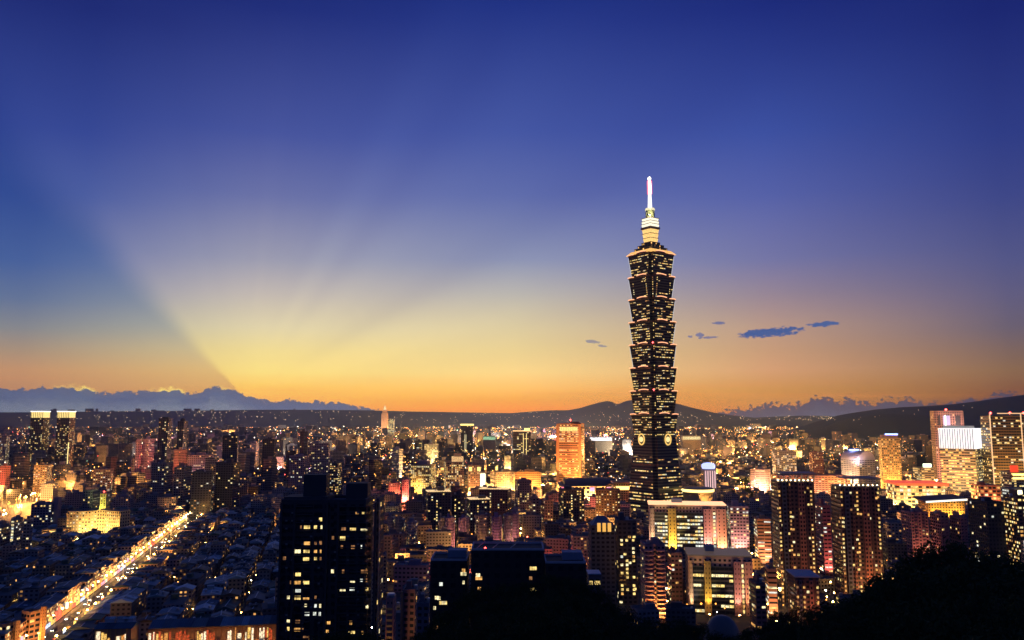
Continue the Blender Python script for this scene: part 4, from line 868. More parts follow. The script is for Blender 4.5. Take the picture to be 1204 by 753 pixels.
boxpart(r.root, 'roof_light', -4, 4, r.h + rad * 0.8 + 0.5, 16, 8, 2.2, glow('blue_roof_light', (0.25, 0.35, 1.0), 5.0)); wash(r, 3.2e5, (1, 0.72, 0.5), off=18); flood(r.X - 20, r.Y - 40, 60, r.X, r.Y, r.h + 6, 6e4, (0.8, 0.7, 1.0))
r = O('golden office tower with a small blue light on its roof', 1032, 1058, 516, 1500, depth=38, yaw=-16, wall=(0.46, 0.30, 0.14), lit=0.42, wf=(0.7, 0.45), bw=3.2, fh=4, mix='amber', most=100, shed=False); wash(r, 5.5e5, (1, 0.5, 0.12), off=22)
crown(r, 'roof_slab', r.h + 1.25, 5, plain('pink_plaster', PINK), 3); boxpart(r.root, 'roof_light', 4, -4, r.h + 6.3, 20, 10, 2.4, glow('blue_roof_light', (0.25, 0.35, 1.0), 5.0))
r = O('low gold block with a green white glowing roof sign', 1073, 1098, 551, 1400, depth=30, wall=(0.5, 0.34, 0.2), lit=0.5, wf=(0.95, 0.4), bw=6, mix='yellow', most=40, shed=False); boxpart(r.root, 'roof_sign', 3, -8, r.h + 1.3, r.w * 0.6, 4, 6, glow('sign_green', (0.75, 1.0, 0.7), 2.6)); wash(r, 2e5, (1, 0.55, 0.2), 'F', off=16)
r = hero('shopping_mall', 'mall under a broad red roof slab with golden glazed front', 'mall', 1040, 1111, 571, 1180, depth=46, yaw=-8, wall=(0.55, 0.42, 0.22), lit=0.6, wf=(0.9, 0.7), bw=5, fh=5, mix='yellow', most=80, shed=False, parapet=False)
boxpart(r.root, 'red_roof', 0, -3, r.h + 0.01, r.w * 1.06, r.d * 1.3, 2.6, glow('red_roof_glow', (1.0, 0.10, 0.03), 0.9, True, 0.3)); wash(r, 3.5e5, (1, 0.62, 0.2), 'F', off=10, n=3)  # red light on the roof put into the slab as its own glow
boxpart(r.root, 'light_band', 0, -r.d * 0.65 - 3.35, r.h - 0.6, r.w * 1.05, 0.5, 3.4, glow('band_red', (1.0, 0.12, 0.03), 1.8))  # glowing red edge, thickened so the roof reads as lit
r = hero('shopping_mall', 'golden hall under a slanting white edged canopy below the red roofed mall', 'mall', 1078, 1134, 590, 1060, depth=34, yaw=-6, wall=(0.55, 0.36, 0.14), lit=0.05, wf=(0.5, 0.5), mix='amber', most=30, shed=False, parapet=False)
c = boxpart(r.root, 'canopy', -3, -4, r.h + 1.6, r.w * 1.18, r.d * 1.4, 1.2, plain('dark_canopy', (0.12, 0.06, 0.07))); c.rotation_euler = (R(3), R(-4), 0)
c = boxpart(r.root, 'canopy_edge', -3, -4 - r.d * 0.7 - 0.5, r.h + 0.3, r.w * 1.16, 0.6, 2.2, glow('edge_white', (1.0, 0.92, 0.78), 1.6)); c.rotation_euler = (0, R(-4), 0)
wash(r, 2.2e5, (1, 0.55, 0.1), 'F', off=10, n=2)
r = L('red framed block with golden panes between the white crowned tower and the edge tower', 1141, 1176, 572, 1150, depth=28, yaw=-6, wall=(0.5, 0.16, 0.1), lit=0.55, wf=(0.75, 0.6), bw=5, fh=5, mix='amber', most=60); wash(r, 1.8e5, (1, 0.45, 0.15), 'F', off=12)
r = L('store with two blinding gold bands and a red sign box at the picture edge', 1175, 1206, 556, 1120, depth=26, wall=(0.5, 0.4, 0.25), lit=0.3, wf=(0.8, 0.5), mix='yellow', most=30, shed=False)
for q in range(2): boxpart(r.root, 'light_band', 2, -r.d / 2 - 0.5, r.h - 4 - q * 5, r.w, 0.8, 2.6, glow('band_gold', (1.0, 0.62, 0.16), 3.4))
boxpart(r.root, 'red_sign', -r.w / 2 + 4, -r.d / 2 - 1, r.h + 0.5, 10, 2, 9, glow('sign_red', (1.0, 0.07, 0.02), 1.1))
r = L('cream store glowing white under the gold banded store', 1176, 1202, 576, 900, depth=18, wall=CREAM, lit=0.5, wf=(0.8, 0.5), mix='white', most=30, shed=False); boxpart(r.root, 'lit_sign', 0, -r.d / 2 - 0.5, r.h - 5, r.w * 0.9, 0.6, 4, glow('sign_cream', (1.0, 0.86, 0.5), 3.2))
r = L('pink stepped block with white lit terrace among trees right of the skyscraper', 882, 906, 553, 1500, depth=30, yaw=-20, wall=(0.5, 0.36, 0.34), lit=0.15, wf=(0.9, 0.3), bw=8, mix='white', most=30); wash(r, 2.6e5, (1, 0.6, 0.4), off=18)
r = L('rose coloured long block behind the lamp topped towers', 905, 1000, 561, 1330, depth=36, yaw=-4, wall=(0.5, 0.27, 0.2), lit=0.15, wf=(0.8, 0.4), bw=5, mix='warm', most=60); wash(r, 3e5, (1, 0.45, 0.25), 'F', off=18, n=3)
r = L('apartment slab with white lit panes behind the rose coloured long block', 907, 936, 532, 1750, depth=24, wall=(0.33, 0.3, 0.34), lit=0.35, wf=(0.8, 0.5), bw=4, mix='white', most=60)
r = L('red pillared block behind the rose coloured long block', 951, 968, 533, 1700, depth=20, wall=(0.36, 0.16, 0.14), lit=0.15, mix='warm', most=30)
# --- middle left
for (xl, xr, yt, d, wl, lab, lp) in ((160, 167, 518, 1700, (0.45, 0.33, 0.4), 'pale mauve slab with a blank face near the dark pair', 0.02), (168, 182, 517, 1720, (0.38, 0.30, 0.38), 'mauve slab with small windows beside the blank mauve slab', 0.15), (221, 252, 536, 1600, (0.40, 0.26, 0.32), 'long pink grey flats in front of the dark pair', 0.15), (0, 12, 513, 1900, (0.4, 0.28, 0.3), 'banded pink flats at the picture edge by the gold crowned pair', 0.3), (0, 13, 549, 1500, (0.5, 0.18, 0.16), 'red lit block at the picture edge near the curving lit road', 0.05), (340, 364, 537, 1450, (0.30, 0.22, 0.28), 'mauve flats with balconies behind the near black tower', 0.1), (362, 388, 522, 1700, (0.26, 0.22, 0.27), 'dull grey pink flats with an orange lit skirt', 0.1), (309, 325, 517, 1650, (0.05, 0.055, 0.075), 'black slab standing alone behind the low roofs', 0.03), (353, 362, 508, 1800, (0.06, 0.06, 0.09), 'slim black block behind the mauve flats', 0.03), (262, 281, 513, 1500, (0.05, 0.055, 0.075), 'broad black block before the far street lights', 0.06), (178, 203, 546, 1250, (0.12, 0.14, 0.2), 'blue grey flats with white windows under the dark pair', 0.12), (205, 226, 550, 1230, (0.12, 0.13, 0.18), 'blue grey flats with a pink edge under the dark pair', 0.12), (226, 252, 556, 1180, (0.07, 0.08, 0.10), 'dark flats with an orange lit end wall', 0.12), (254, 283, 545, 1200, (0.05, 0.055, 0.075), 'black flats with a few white panes above the low roofs', 0.06), (110, 134, 553, 1350, (0.3, 0.22, 0.2), 'brown flats with white lit stairs behind the blue office block', 0.25), (388, 402, 545, 1400, (0.08, 0.08, 0.09), 'dark flats with lime yellow strip windows', 0.3), (40, 62, 548, 1500, (0.28, 0.2, 0.14), 'low brown block glowing faintly below the gold crowned pair', 0.5)):
    r = T(lab, xl, xr, yt, d, depth=22, yaw=random.choice((-8, 6, 13)), wall=wl, lit=lp, wf=(0.6, 0.45), bw=3.6, fh=3.4, mix='mix', most=40)
    if 'red lit' in lab or 'pale mauve' in lab or 'pink grey' in lab: wash(r, 1.2e5 if 'red' in lab else 6e4, (1, 0.3, 0.15) if 'red' in lab else (1, 0.5, 0.5), 'F', off=30)
# left foreground
r = O('purple grey block with lit corner behind the curved yellow block', 37, 70, 594, 1060, depth=24, yaw=8, wall=(0.2, 0.16, 0.22), lit=0.18, wf=(0.6, 0.45), mix='white', most=50); boxpart(r.root, 'stair_tower', r.w / 2 + 2.5, 0, 0, 5, 12, r.h + 8, plain('mauve_render', (0.2, 0.17, 0.25)))
# curved yellow block: three facets bending inwards
yb = thing('curved_block', 'curved yellow block with rows of lit windows above the low roofs', 'hospital block', (xd(112, 615, 985), 985, 0)); FOOT.append((xd(112, 615, 985), 995, 40))
cells = []
def facet(xa, ya, xb, yb_, dd, ht, pw):
    ax, ay = xa, ya; bx, by = xb, yb_
    Ln = math.hypot(bx - ax, by - ay); a = math.atan2(by - ay, bx - ax)
    mb = MB(); mb.box(0, dd / 2, 0, Ln, dd, ht, col=(0.55, 0.45, 0.24), par=(random.random(), 0, 0.5, 0.5), bw=3.2, fh=3.6, top=(0.07, 0.09, 0.12))
    mb.build('wing', FAC, yb, ((ax + bx) / 2, (ay + by) / 2, 0), a)
    n = int(Ln / 3.2); c, s = math.cos(a), math.sin(a)
    if pw:
        for j in range(int(ht / 3.6)):
            for i in range(n):
                if random.random() < pw:
                    t = -Ln / 2 + (i + 0.5) * Ln / n
                    cells.append(((ax + bx) / 2 + t * c + 0.06 * s, (ay + by) / 2 + t * s - 0.06 * c, 2.0 + j * 3.6, a, 1.6, 1.7))
X_ = lambda x: xd(x, 615, 985) - xd(112, 615, 985)
h_ = zy(601, 985)
facet(X_(81), -6, X_(112), 3, 14, h_, 0.75); facet(X_(112) + 0.05, 3.05, X_(121), 3.0, 14, h_ + 0.8, 0); facet(X_(121) + 0.1, 3.1, X_(144), -7, 14, h_ + 0.3, 0.6)
add_windows(yb, cells, 'warm', 100)
bx0, by0 = xd(112, 615, 985), 985
for t in (-24, -8, 10, 26): flood(bx0 + t, by0 - 20, 1.2, bx0 + t, by0, 14, 7e4, (1, 0.68, 0.24))
r = L('low yellow lit wing with long white strips beside the curved yellow block', 49, 84, 624, 950, depth=16, yaw=12, wall=(0.5, 0.38, 0.2), lit=0.5, wf=(0.95, 0.35), bw=8, mix='yellow', most=30, shed=False); wash(r, 6e4, (1, 0.65, 0.22), 'F', off=9, n=2)
r = L('small golden block at the end of the curved yellow block', 144, 159, 611, 1010, depth=14, wall=(0.5, 0.33, 0.16), lit=0.3, mix='warm', most=20); wash(r, 4e4, (1, 0.55, 0.2), 'F', off=9)
r = O('blue grey hall with a bright yellow end wall behind the curved yellow block', 98, 118, 578, 1130, depth=20, wall=(0.10, 0.13, 0.2), lit=0.02, mix='yellow', most=10, shed=False)
r = L('slim block with a bright yellow wall beside the blue grey hall', 118, 130, 582, 1120, depth=12, wall=(0.6, 0.55, 0.2), lit=0.08, wf=(0.4, 0.4), mix='white', most=10, shed=False); wash(r, 7e4, (1, 0.85, 0.2), 'F', off=9, n=2); beacon(r, -2, 0, r.h, 1.0)
for (xl, xr, yt, lab, lp) in ((-6, 12, 621, 'dark grey flats at the picture edge, by the short lit lane', 0.1), (13, 27, 612, 'grey flats with a column of white stairwell windows by the short lit lane', 0.12), (28, 39, 613, 'grey flats with lower floors lit amber by the short lit lane', 0.2)):
    r = T(lab, xl, xr, yt, 850, depth=16, yaw=4, wall=(0.2, 0.19, 0.22), lit=lp, wf=(0.7, 0.45), bw=3.4, fh=3.1, mix='white', most=40)
    if xl == 13: add_windows(r.root, [(0.2, -r.d / 2 - 0.06, 3 + j * 3.1, 0, 2.2, 1.8) for j in range(int(r.h / 3.1) - 1)], 'white', 30)
# lower middle clusters
for (xl, xr, yt, d, wl, lab) in ((455, 464, 611, 900, (0.16, 0.17, 0.25), 'blue grey tower at the near end of its cluster, closest to the near black tower'), (465, 477, 613, 890, (0.14, 0.15, 0.2), 'blue grey tower with white window columns, second in its cluster'), (478, 491, 616, 880, (0.16, 0.18, 0.28), 'blue grey tower with a plain rounded face, third in its cluster'), (515, 523, 611, 910, (0.15, 0.16, 0.2), 'dim tower with specks of light beside the mauve round tower'), (523, 535, 611, 900, (0.32, 0.2, 0.33), 'mauve tower with rounded face below the black towers'), (539, 552, 611, 905, (0.26, 0.18, 0.32), 'violet tower with rounded face below the black towers'), (558, 577, 607, 915, (0.14, 0.12, 0.16), 'dark tower with green white window rows below the broad black tower'), (577, 590, 610, 905, (0.34, 0.2, 0.32), 'pink violet tower below the broad black tower'), (591, 603, 608, 925, (0.16, 0.14, 0.2), 'dark slim tower at the end of the violet row'), (600, 610, 606, 930, (0.22, 0.16, 0.26), 'lilac tower closing the violet row beside the maroon flats')):
    r = T(lab, xl, xr, yt, d, depth=15, yaw=random.choice((0, 8, -10)), wall=wl, lit=0.14 if wl[0] < 0.2 else 0.04, wf=(0.4, 0.4), bw=2.8, fh=3.1, mix='mix', most=50)
    nn = 12; hw = r.w * 0.36
    ring = lambda z: [(hw * math.cos(math.pi + math.pi * q / nn), 0.25 * hw * 2 * math.sin(math.pi + math.pi * q / nn), z) for q in range(nn + 1)]
    mb = MB(); mb.prism(ring(0), ring(r.h + 2), col=wl, par=(random.random(), 0.06, 0.4, 0.4), bw=1.4, fh=3.1, top=(0.1, 0.12, 0.18)); mb.build('rounded_bay', FAC, r.root, (0, -r.d / 2 - 0.02, 0))
    if 'mauve' in lab or 'pink' in lab or 'violet' in lab: wash(r, 1.1e4, (1, 0.36, 0.26), 'F', off=14)
r = L('long purple block with small windows next to the starburst lamp', 463, 507, 667, 690, depth=16, yaw=-6, wall=(0.22, 0.15, 0.24), lit=0.1, wf=(0.6, 0.45), mix='white', most=40)
r = T('narrow stair block lit orange floor by floor beside the near black tower', 454, 466, 706, 450, depth=10, wall=(0.42, 0.2, 0.2), lit=0, wf=(0.3, 0.4), bw=1.8, fh=2.9, shed=False)
for j in range(int(r.h / 2.9)): boxpart(r.root, 'stair_landing', 0, -r.d / 2 - 0.5, 0.6 + j * 2.9, r.w * 0.72, 0.9, 1.1, plain('ochre_tile', (0.55, 0.38, 0.14)))
flood(r.X, r.Y - r.d / 2 - 7, 0.6, r.X, r.Y - r.d / 2, 12, 3.0e4, (1, 0.5, 0.12), 60)
lathe([(2.2, 0), (2.2, 0.8), (1.9, 1.4)], 10).build('rooftop_tank', STEEL, r.root, (0, 0, r.h + 1.25))
r = T('brown flats with amber windows beside the narrow stair block', 474, 491, 696, 470, depth=12, wall=(0.22, 0.11, 0.12), lit=0.08, wf=(0.6, 0.5), mix='amber', most=30); boxpart(r.root, 'corner_pier', -r.w / 2 - 0.6, -r.d / 2, 0, 1.2, 1.2, r.h, plain('orange_stone', (0.45, 0.22, 0.12)))
T('blue grey flats beneath the flat black block', 490, 507, 712, 440, depth=11, wall=(0.12, 0.13, 0.18), lit=0.06, mix='white', most=20)
r = T('pink balcony tower above a pool of orange light', 752, 782, 642, 592, depth=20, yaw=0, wall=(0.40, 0.22, 0.24), lit=0.06, wf=(0.55, 0.5), bw=3.2, fh=3.0, mix='warm', most=40)
for side in (-1, 1):
    for j in range(int(r.h / 3.0)):
        mb = lathe([(r.w * 0.2, 0), (r.w * 0.23, 0.1), (r.w * 0.23, 1.0)], 14); mb.build('balcony', plain('pink_tile', (0.46, 0.27, 0.28)), r.root, (side * r.w * 0.27, -r.d / 2 + 0.3, 0.8 + j * 3.0))
boxpart(r.root, 'recess', r.w * 0.08, -r.d / 2 - 0.15, 12, 1.4, 0.3, r.h - 12, DARK)
for t in (-7, 0, 7): flood(r.X + t, r.Y - r.d / 2 - 10, 1, r.X + t * .6, r.Y - r.d / 2, 16, 3.2e4, (1, 0.42, 0.08), 100)
PB = r
r = T('dark tower with two bright yellow window columns beside the pink balcony tower', 722, 748, 614, 650, depth=20, wall=(0.06, 0.055, 0.075), lit=0.08, mix='yellow', most=30)
add_windows(r.root, [(c * r.w, -r.d / 2 - 0.06, r.h - 14 - j * 3.1, 0, 1.9, 1.8) for j in range(14) for c in (-0.3, -0.02, 0.33) if random.random() < 0.62], 'yellow', 60)
r = T('dark green roofed tower with an amber lit arch crown', 691, 723, 620, 640, depth=22, wall=(0.07, 0.08, 0.11), lit=0.03, mix='white', most=20, shed=False)
mb = MB(); hh = r.w / 2; mb.prism([(-hh, -r.d / 2, 0), (hh, -r.d / 2, 0), (hh, r.d / 2, 0), (-hh, r.d / 2, 0)], [(-hh * .35, -1, 7), (hh * .35, -1, 7), (hh * .35, 1, 7), (-hh * .35, 1, 7)]); mb.build('pitched_roof', plain('green_grey_roof', (0.12, 0.17, 0.22)), r.root, (0, 0, r.h + 0.02))
for q in range(3): boxpart(r.root, 'arch_light', -4 + q * 4 + 1, -r.d / 2 - 0.5, r.h - 3.5, 2.6, 0.5, 6.5, glow('arch_amber', (1.0, 0.5, 0.1), 1.0))
r = L('small cottage like block with blue roof and amber panes among the trees', 690, 706, 679, 400, depth=9, wall=(0.1, 0.1, 0.14), lit=0, shed=False)
for c in (-0.3, 0.12, 0.34): obj('window', WINM[1], r.root, (c * r.w, -r.d / 2 - 0.05, r.h - 2.6), 0, (1.5, 1, 1.7))
boxpart(r.root, 'blue_roof', 0, 0, r.h + 1.22, r.w * 1.1, r.d * 1.15, 0.5, plain('blue_sheet', (0.14, 0.3, 0.5), 0.5))
for (xl, xr, yt, d, lab) in ((784, 802, 652, 640, 'maroon flats with lit windows between the pink balcony tower and the dimmer office block'), (880, 900, 688, 560, 'terrace flats with a pale roof edge below the orange tiled block')):
    T(lab, xl, xr, yt, d, depth=16, wall=(0.2, 0.1, 0.11), lit=0.2, wf=(0.7, 0.45), mix='warm', most=40)
# grey dome at the edge of the wood
gd = thing('domed_hall', 'dim grey dome at the edge of the dark wood', 'dome', (xd(849, 738, 420), 420, 0)); FOOT.append((xd(849, 738, 420), 420, 10))
z_ = zy(749, 420)
lathe([(8.6, -8), (8.6, z_)] + [(8.6 * math.cos(q * math.pi / 20), z_ + 10.5 * math.sin(q * math.pi / 20)) for q in range(1, 10)], 28).build('dome', plain('grey_shell', (0.12, 0.12, 0.12), 0.5), gd)

# ------------------------------------------------------------------ market street and the low roofs
SA, SB = Vector(gp(60, 752)), Vector(gp(229, 611))
sd_ = (SB - SA).normalized(); td_ = Vector((sd_.y, -sd_.x))
syaw = math.atan2(sd_.y, sd_.x) - math.pi / 2
slen = (SB - SA).length
road = MB()
for a, b, z, m in ((-7.0, 7.0, 0.004, 0),):
    P = [SA - sd_ * 90 + td_ * a, SA - sd_ * 90 + td_ * b, SB + sd_ * 20 + td_ * b, SB + sd_ * 20 + td_ * a]
    road.face([(p.x, p.y, z) for p in P])
o = road.build('road', plain('asphalt', (0.07, 0.067, 0.065), 0.6, 0, 0.5)); tag(o, kind='structure')
mk = MB()
for q in range(int(slen / 9)):
    c = SA + sd_ * (q * 9)
    mk.face([(p.x, p.y, 0.008) for p in (c - td_ * .1, c + td_ * .1, c + td_ * .1 + sd_ * 4, c - td_ * .1 + sd_ * 4)])
tag(mk.build('road_marking', plain('road_paint', (0.75, 0.74, 0.7))), kind='structure')
for s in (-1, 1):
    pv = MB(); c = (SA + SB) / 2 - sd_ * 35 + td_ * s * 8.5
    pv.box(c.x, c.y, 0.0, 3.0, slen + 110, 0.13, syaw, base=False); tag(pv.build('pavement', CONC), kind='structure')

def s_of(X, Y):
    v = Vector((X, Y)) - SA; return v.dot(sd_), v.dot(td_)

LAMPS = []                                    # (x, y, z height, radius, kind)
lamp_me = {}
def lamp_mesh(kind, r, h):
    key = (kind, round(r, 1), round(h))
    if key not in lamp_me:
        mb = MB(); mb.box(0, 0, 0, 0.22, 0.22, h - r * 0.5, mi=1); mb.box(0, -0.7, h - r * 0.5 - 0.2, 0.16, 1.5, 0.16, mi=1); mb.ball(0, -0.9, h, r, 0)
        lamp_me[key] = mb.mesh('street_lamp', [LAMPC[kind], STEEL])
    return lamp_me[key]
LAMPC = {'a': glow('amber_lamp', (1.0, 0.33, 0.05), 5.0), 'o': LAMP, 'w': LAMPW, 'y': glow('yellow_lamp', (1.0, 0.62, 0.15), 110.0), 'r': glow('red_lamp', (1.0, 0.10, 0.05), 40.0), 'g': glow('green_lamp', (0.5, 1.0, 0.6), 25.0), 'p': glow('pink_lamp', (1.0, 0.35, 0.7), 30.0)}
NAMEC = {'a': 'amber', 'o': 'orange', 'w': 'white', 'y': 'yellow', 'r': 'red', 'g': 'green', 'p': 'pink'}
n_lamps = [0]
def lamp(x, y, kind='o', r=0.55, h=9, rot=0, label=None, group=None):
    n_lamps[0] += 1
    return tag(obj('street_lamp', lamp_mesh(kind, r, h), None, (x, y, 0), rot), label or '%s street lamp glowing between dark city blocks' % NAMEC[kind], 'street lamp', group or '%s street lamps between the city blocks' % NAMEC[kind])

# shops along the market street: facades facing the light
def gap(a0, a1, c0, c1):
    return a0 < c1 and a1 > c0
SHOPC = [(0.45, 0.24, 0.16), (0.5, 0.33, 0.22), (0.38, 0.22, 0.18), (0.55, 0.4, 0.28), (0.42, 0.3, 0.24)]
shop_words = ['rust', 'tan', 'brown', 'cream', 'sand']
SIGNC = [('yellow', (1, 0.70, 0.16)), ('white', (1, 0.9, 0.7)), ('gold', (1, 0.58, 0.12)), ('amber', (1, 0.42, 0.08)), ('orange', (1, 0.32, 0.06)), ('yellow', (1, 0.70, 0.16)), ('gold', (1, 0.58, 0.12)), ('red', (1, 0.15, 0.08)), ('rose', (1, 0.4, 0.5)), ('blue white', (0.6, 0.75, 1))]
GENERIC = []                                  # things that get their label from where they stand
def sheet_roof(parent, w, d, h, k, rise=1.6, over=0.6):
    nm, c = ROOFC[k]
    mb = MB(); W2, D2 = w / 2 + over, d / 2 + over
    mb.prism([(-W2, -D2, 0), (W2, -D2, 0), (W2, D2, 0), (-W2, D2, 0)], [(-W2, -D2, 0.15), (W2, -D2, 0.15), (W2, D2, 0.15), (-W2, D2, 0.15)], cap=False, base=True)
    mb.face([(-W2, -D2, .15), (W2, -D2, .15), (W2, 0, rise), (-W2, 0, rise)]); mb.face([(W2, D2, .15), (-W2, D2, .15), (-W2, 0, rise), (W2, 0, rise)])
    mb.face([(W2, -D2, .15), (W2, D2, .15), (W2, 0, rise)]); mb.face([(-W2, D2, .15), (-W2, -D2, .15), (-W2, 0, rise)])
    o = mb.build('roof', sheet('sheet_' + nm, c), parent, (0, 0, h))
    rc = MB(); rc.box(0, 0, rise + 0.02, w + 2 * over, 0.5, 0.12); rc.build('ridge_cap', plain('ridge_cap_metal', (0.55, 0.6, 0.62), 0.5), o)
    return o
for side in (-1, 1):
    s = -60.0
    while s < slen - 4:
        w = random.uniform(9, 17); dp = random.uniform(12, 16); h = random.choice((10, 13, 13, 16, 16)) if side < 0 else random.choice((7, 7, 10))
        c = SA + sd_ * (s + w / 2) + td_ * side * (11.2 + dp / 2)
        ci = random.randrange(5)
        rt = thing('shop_house', '', 'shop house', (c.x, c.y, 0), syaw + (math.pi / 2 if side < 0 else -math.pi / 2), 'shop houses along the market street')
        mb = MB(); mb.box(0, 0, 0, w - 0.3, dp, h, col=SHOPC[ci], par=(random.random(), 0.0, 0.6, 0.5), bw=3, fh=3.2, top=ROOFD); mb.build('wall', FAC, rt)
        add_windows(rt, face_cells(w - 0.3, dp, h - 3.6, 3, 3.2, (0.6, 0.5), 'F', 3.6, 0.35), 'warm', 12)
        si = random.randrange(10)
        boxpart(rt, 'shop_front', 0, -dp / 2 - 0.06, 0.2, w - 1.5, 0.1, 2.7, glow('shopfront_' + SIGNC[si][0].replace(' ', '_'), SIGNC[si][1], 1.3, True, 0.8))
        if random.random() < 0.75:
            sj = random.randrange(10)
            boxpart(rt, 'sign_board', random.uniform(-0.3, 0.3) * w, -dp / 2 - 0.9, 4.2, 0.3 if random.random() < .6 else 2.4, 1.5, random.uniform(2, 4.5), glow('shop_sign_' + SIGNC[sj][0].replace(' ', '_'), SIGNC[sj][1], 1.6))
        k_ = random.choice((0, 0, 1, 2, 2, 3, 4))
        if random.random() < 0.8: sheet_roof(rt, w - 0.3, dp, h + 0.01, k_, random.uniform(1.0, 2.0), 0.3)
        FOOT.append((c.x, c.y, 6))
        GENERIC.append((rt, '%s shop house, %s storeys' % (shop_words[ci], {7: 'two', 10: 'three', 13: 'four', 16: 'five'}[h]), c.x, c.y, h))
        s += w
s = -50.0
while s < slen + 30:
    for side in (-1, 1):
        c = SA + sd_ * (s + side * 6) + td_ * side * 8.4
        kd = random.choices('oyw', (8, 4, 1))[0]
        lamp(c.x, c.y, kd, random.uniform(0.45, 0.75), 7.5, syaw + (math.pi / 2) * side, '%s street lamp over the bright market street' % NAMEC[kd], '%s lamps over the market street' % NAMEC[kd])
    s += random.choice((17, 21, 27))
# cars crawling along the market street
car_m = [plain('car_paint_dark', (0.05, 0.05, 0.06), 0.3), plain('car_paint_white', (0.6, 0.6, 0.6), 0.3), plain('car_paint_yellow', (0.6, 0.4, 0.05), 0.3)]
cmesh = {}
def car(i):
    if i in cmesh: return cmesh[i]
    mb = MB()
    prof = [(-2.2, 0.35), (-2.2, 0.85), (-1.2, 0.95), (-0.7, 1.45), (0.9, 1.45), (1.5, 0.98), (2.2, 0.85), (2.2, 0.35)]
    Lf, Rt = [(-0.85, y, z) for y, z in prof], [(0.85, y, z) for y, z in prof]
    for a in range(len(prof)):
        b = (a + 1) % len(prof); mb.face([Lf[a], Rt[a], Rt[b], Lf[b]])
    mb.face(Lf); mb.face(Rt[::-1]); cmesh[i] = mb.mesh('body', [car_m[i]]); return cmesh[i]
hl = MB(); hl.box(0, 0, 0, 0.35, 0.12, 0.2, base=True); hlm = hl.mesh('headlight', [glow('headlight', (1.0, 0.95, 0.8), 30.0)]); tlm = hl.mesh('tail_light', [glow('tail_light', (1.0, 0.06, 0.03), 8.0)])
wl_ = lathe([(0.1, -0.1), (0.33, -0.1), (0.33, 0.1), (0.1, 0.1)], 10).mesh('wheel', [plain('tyre', (0.02, 0.02, 0.02))])
for q in range(70):
    s = random.uniform(-40, slen); ln = random.choice((-1, 1)); i = random.randrange(3)
    c = SA + sd_ * s + td_ * ln * random.choice((2.4, 5.4))
    rt = thing('car', '', 'car', (c.x, c.y, 0.01), syaw + (0 if ln > 0 else math.pi), 'cars on the market street')
    obj('body', car(i), rt)
    for x in (-0.6, 0.6): obj('headlight', hlm, rt, (x, 2.2, 0.55)); obj('tail_light', tlm, rt, (x, -2.26, 0.6))
    for x in (-0.8, 0.8):
        for y in (-1.3, 1.35): obj('wheel', wl_, rt, (x, y, 0.33)).rotation_euler = (0, math.pi / 2, 0)
    GENERIC.append((rt, '%s car' % ['dark', 'white', 'yellow'][i], c.x, c.y, 1))

# orange lit long shop row at the lower left and the market hall
def arcade(name, lab, cat, xl, xr, ytl, d, depth, yaw, wall, roofk, bays, pcol, em):
    r = hero(name, lab, cat, xl, xr, ytl, d, depth=depth, yaw=yaw, wall=wall, lit=0, wf=(0.01, 0.01), bw=4, fh=4, shed=False, parapet=False)
    x = -r.w / 2 + 0.4
    while x < r.w / 2 - 2:
        w = min(random.uniform(1.6, 4.4), r.w / 2 - 0.4 - x); zt = r.h * random.uniform(0.84, 0.96); y = -r.d / 2
        k_ = random.choice(em + ['dark'])
        if k_ != 'dark':
            for z0, z1, dy in ((0.3, 3.0, 0.0), (3.3, zt, 0.02)):
                n_ = random.randint(1, 3)
                for q in range(n_):
                    kk = MATS['bay_' + (k_ if random.random() < .6 else random.choice(em))]
                    if random.random() < .85: boxpart(r.root, 'lit_shop_bay', x + (q + .5) * w / n_, y - 0.06 - dy, z0, w / n_ * random.uniform(.7, .94), 0.1, (z1 - z0) * random.uniform(.82, 1.0), kk)
        if random.random() < .6:
            aw = boxpart(r.root, 'awning', x + w / 2, y - 1.3, r.h * random.uniform(.45, .6), w * .95, 2.2, 0.12, plain('awning_%d' % random.randrange(3), random.choice(((.35, .1, .06), (.12, .2, .3), (.4, .36, .3)))))
            aw.rotation_euler = (R(random.uniform(14, 24)), 0, 0)
        boxpart(r.root, 'post', x - 0.2, y - 0.5, 0, 0.3, 0.35, r.h, plain(pcol[0], pcol[1]))
        x += w + 0.35
    return r
for nm, c, e in (('red', (1, 0.12, 0.03), 0.5), ('orange', (1, 0.40, 0.09), 0.7), ('cream', (1, 0.78, 0.5), 1.1), ('gold', (1, 0.58, 0.14), 0.9), ('brown', (0.8, 0.3, 0.1), 0.25)): glow('bay_' + nm, c, e, True, 0.7)
mh = arcade('market_hall', 'long market hall with patched blue roofs over a red and orange lit front', 'market hall', 174, 334, 740, 500, 20, 9, (0.3, 0.16, 0.11), 0, 14, ('rust_post', (0.3, 0.12, 0.07)), ['red', 'orange', 'cream', 'red', 'brown', 'gold'])
nseg = 9; sg = mh.w / nseg
for q in range(nseg):
    nm, c = ROOFC[[0, 2, 0, 1, 0, 2, 2, 0, 1][q]]
    for half in (0, 1):
        mb = MB(); D2 = mh.d / 2 + 1.2; y0, y1, z0, z1 = ((-D2, 0, 0, 2.6) if half == 0 else (0.02, D2, 2.6, 0))
        mb.prism([(-sg / 2 + .1, y0, z0), (sg / 2 - .1, y0, z0), (sg / 2 - .1, y1, z1), (-sg / 2 + .1, y1, z1)], [(-sg / 2 + .1, y0, z0 + .2), (sg / 2 - .1, y0, z0 + .2), (sg / 2 - .1, y1, z1 + .2), (-sg / 2 + .1, y1, z1 + .2)], base=True)
        mb.build('roof_sheet', sheet('sheet_' + nm, c), mh.root, (-mh.w / 2 + (q + .5) * sg, 0, mh.h + 0.05 + random.uniform(0, .25)))
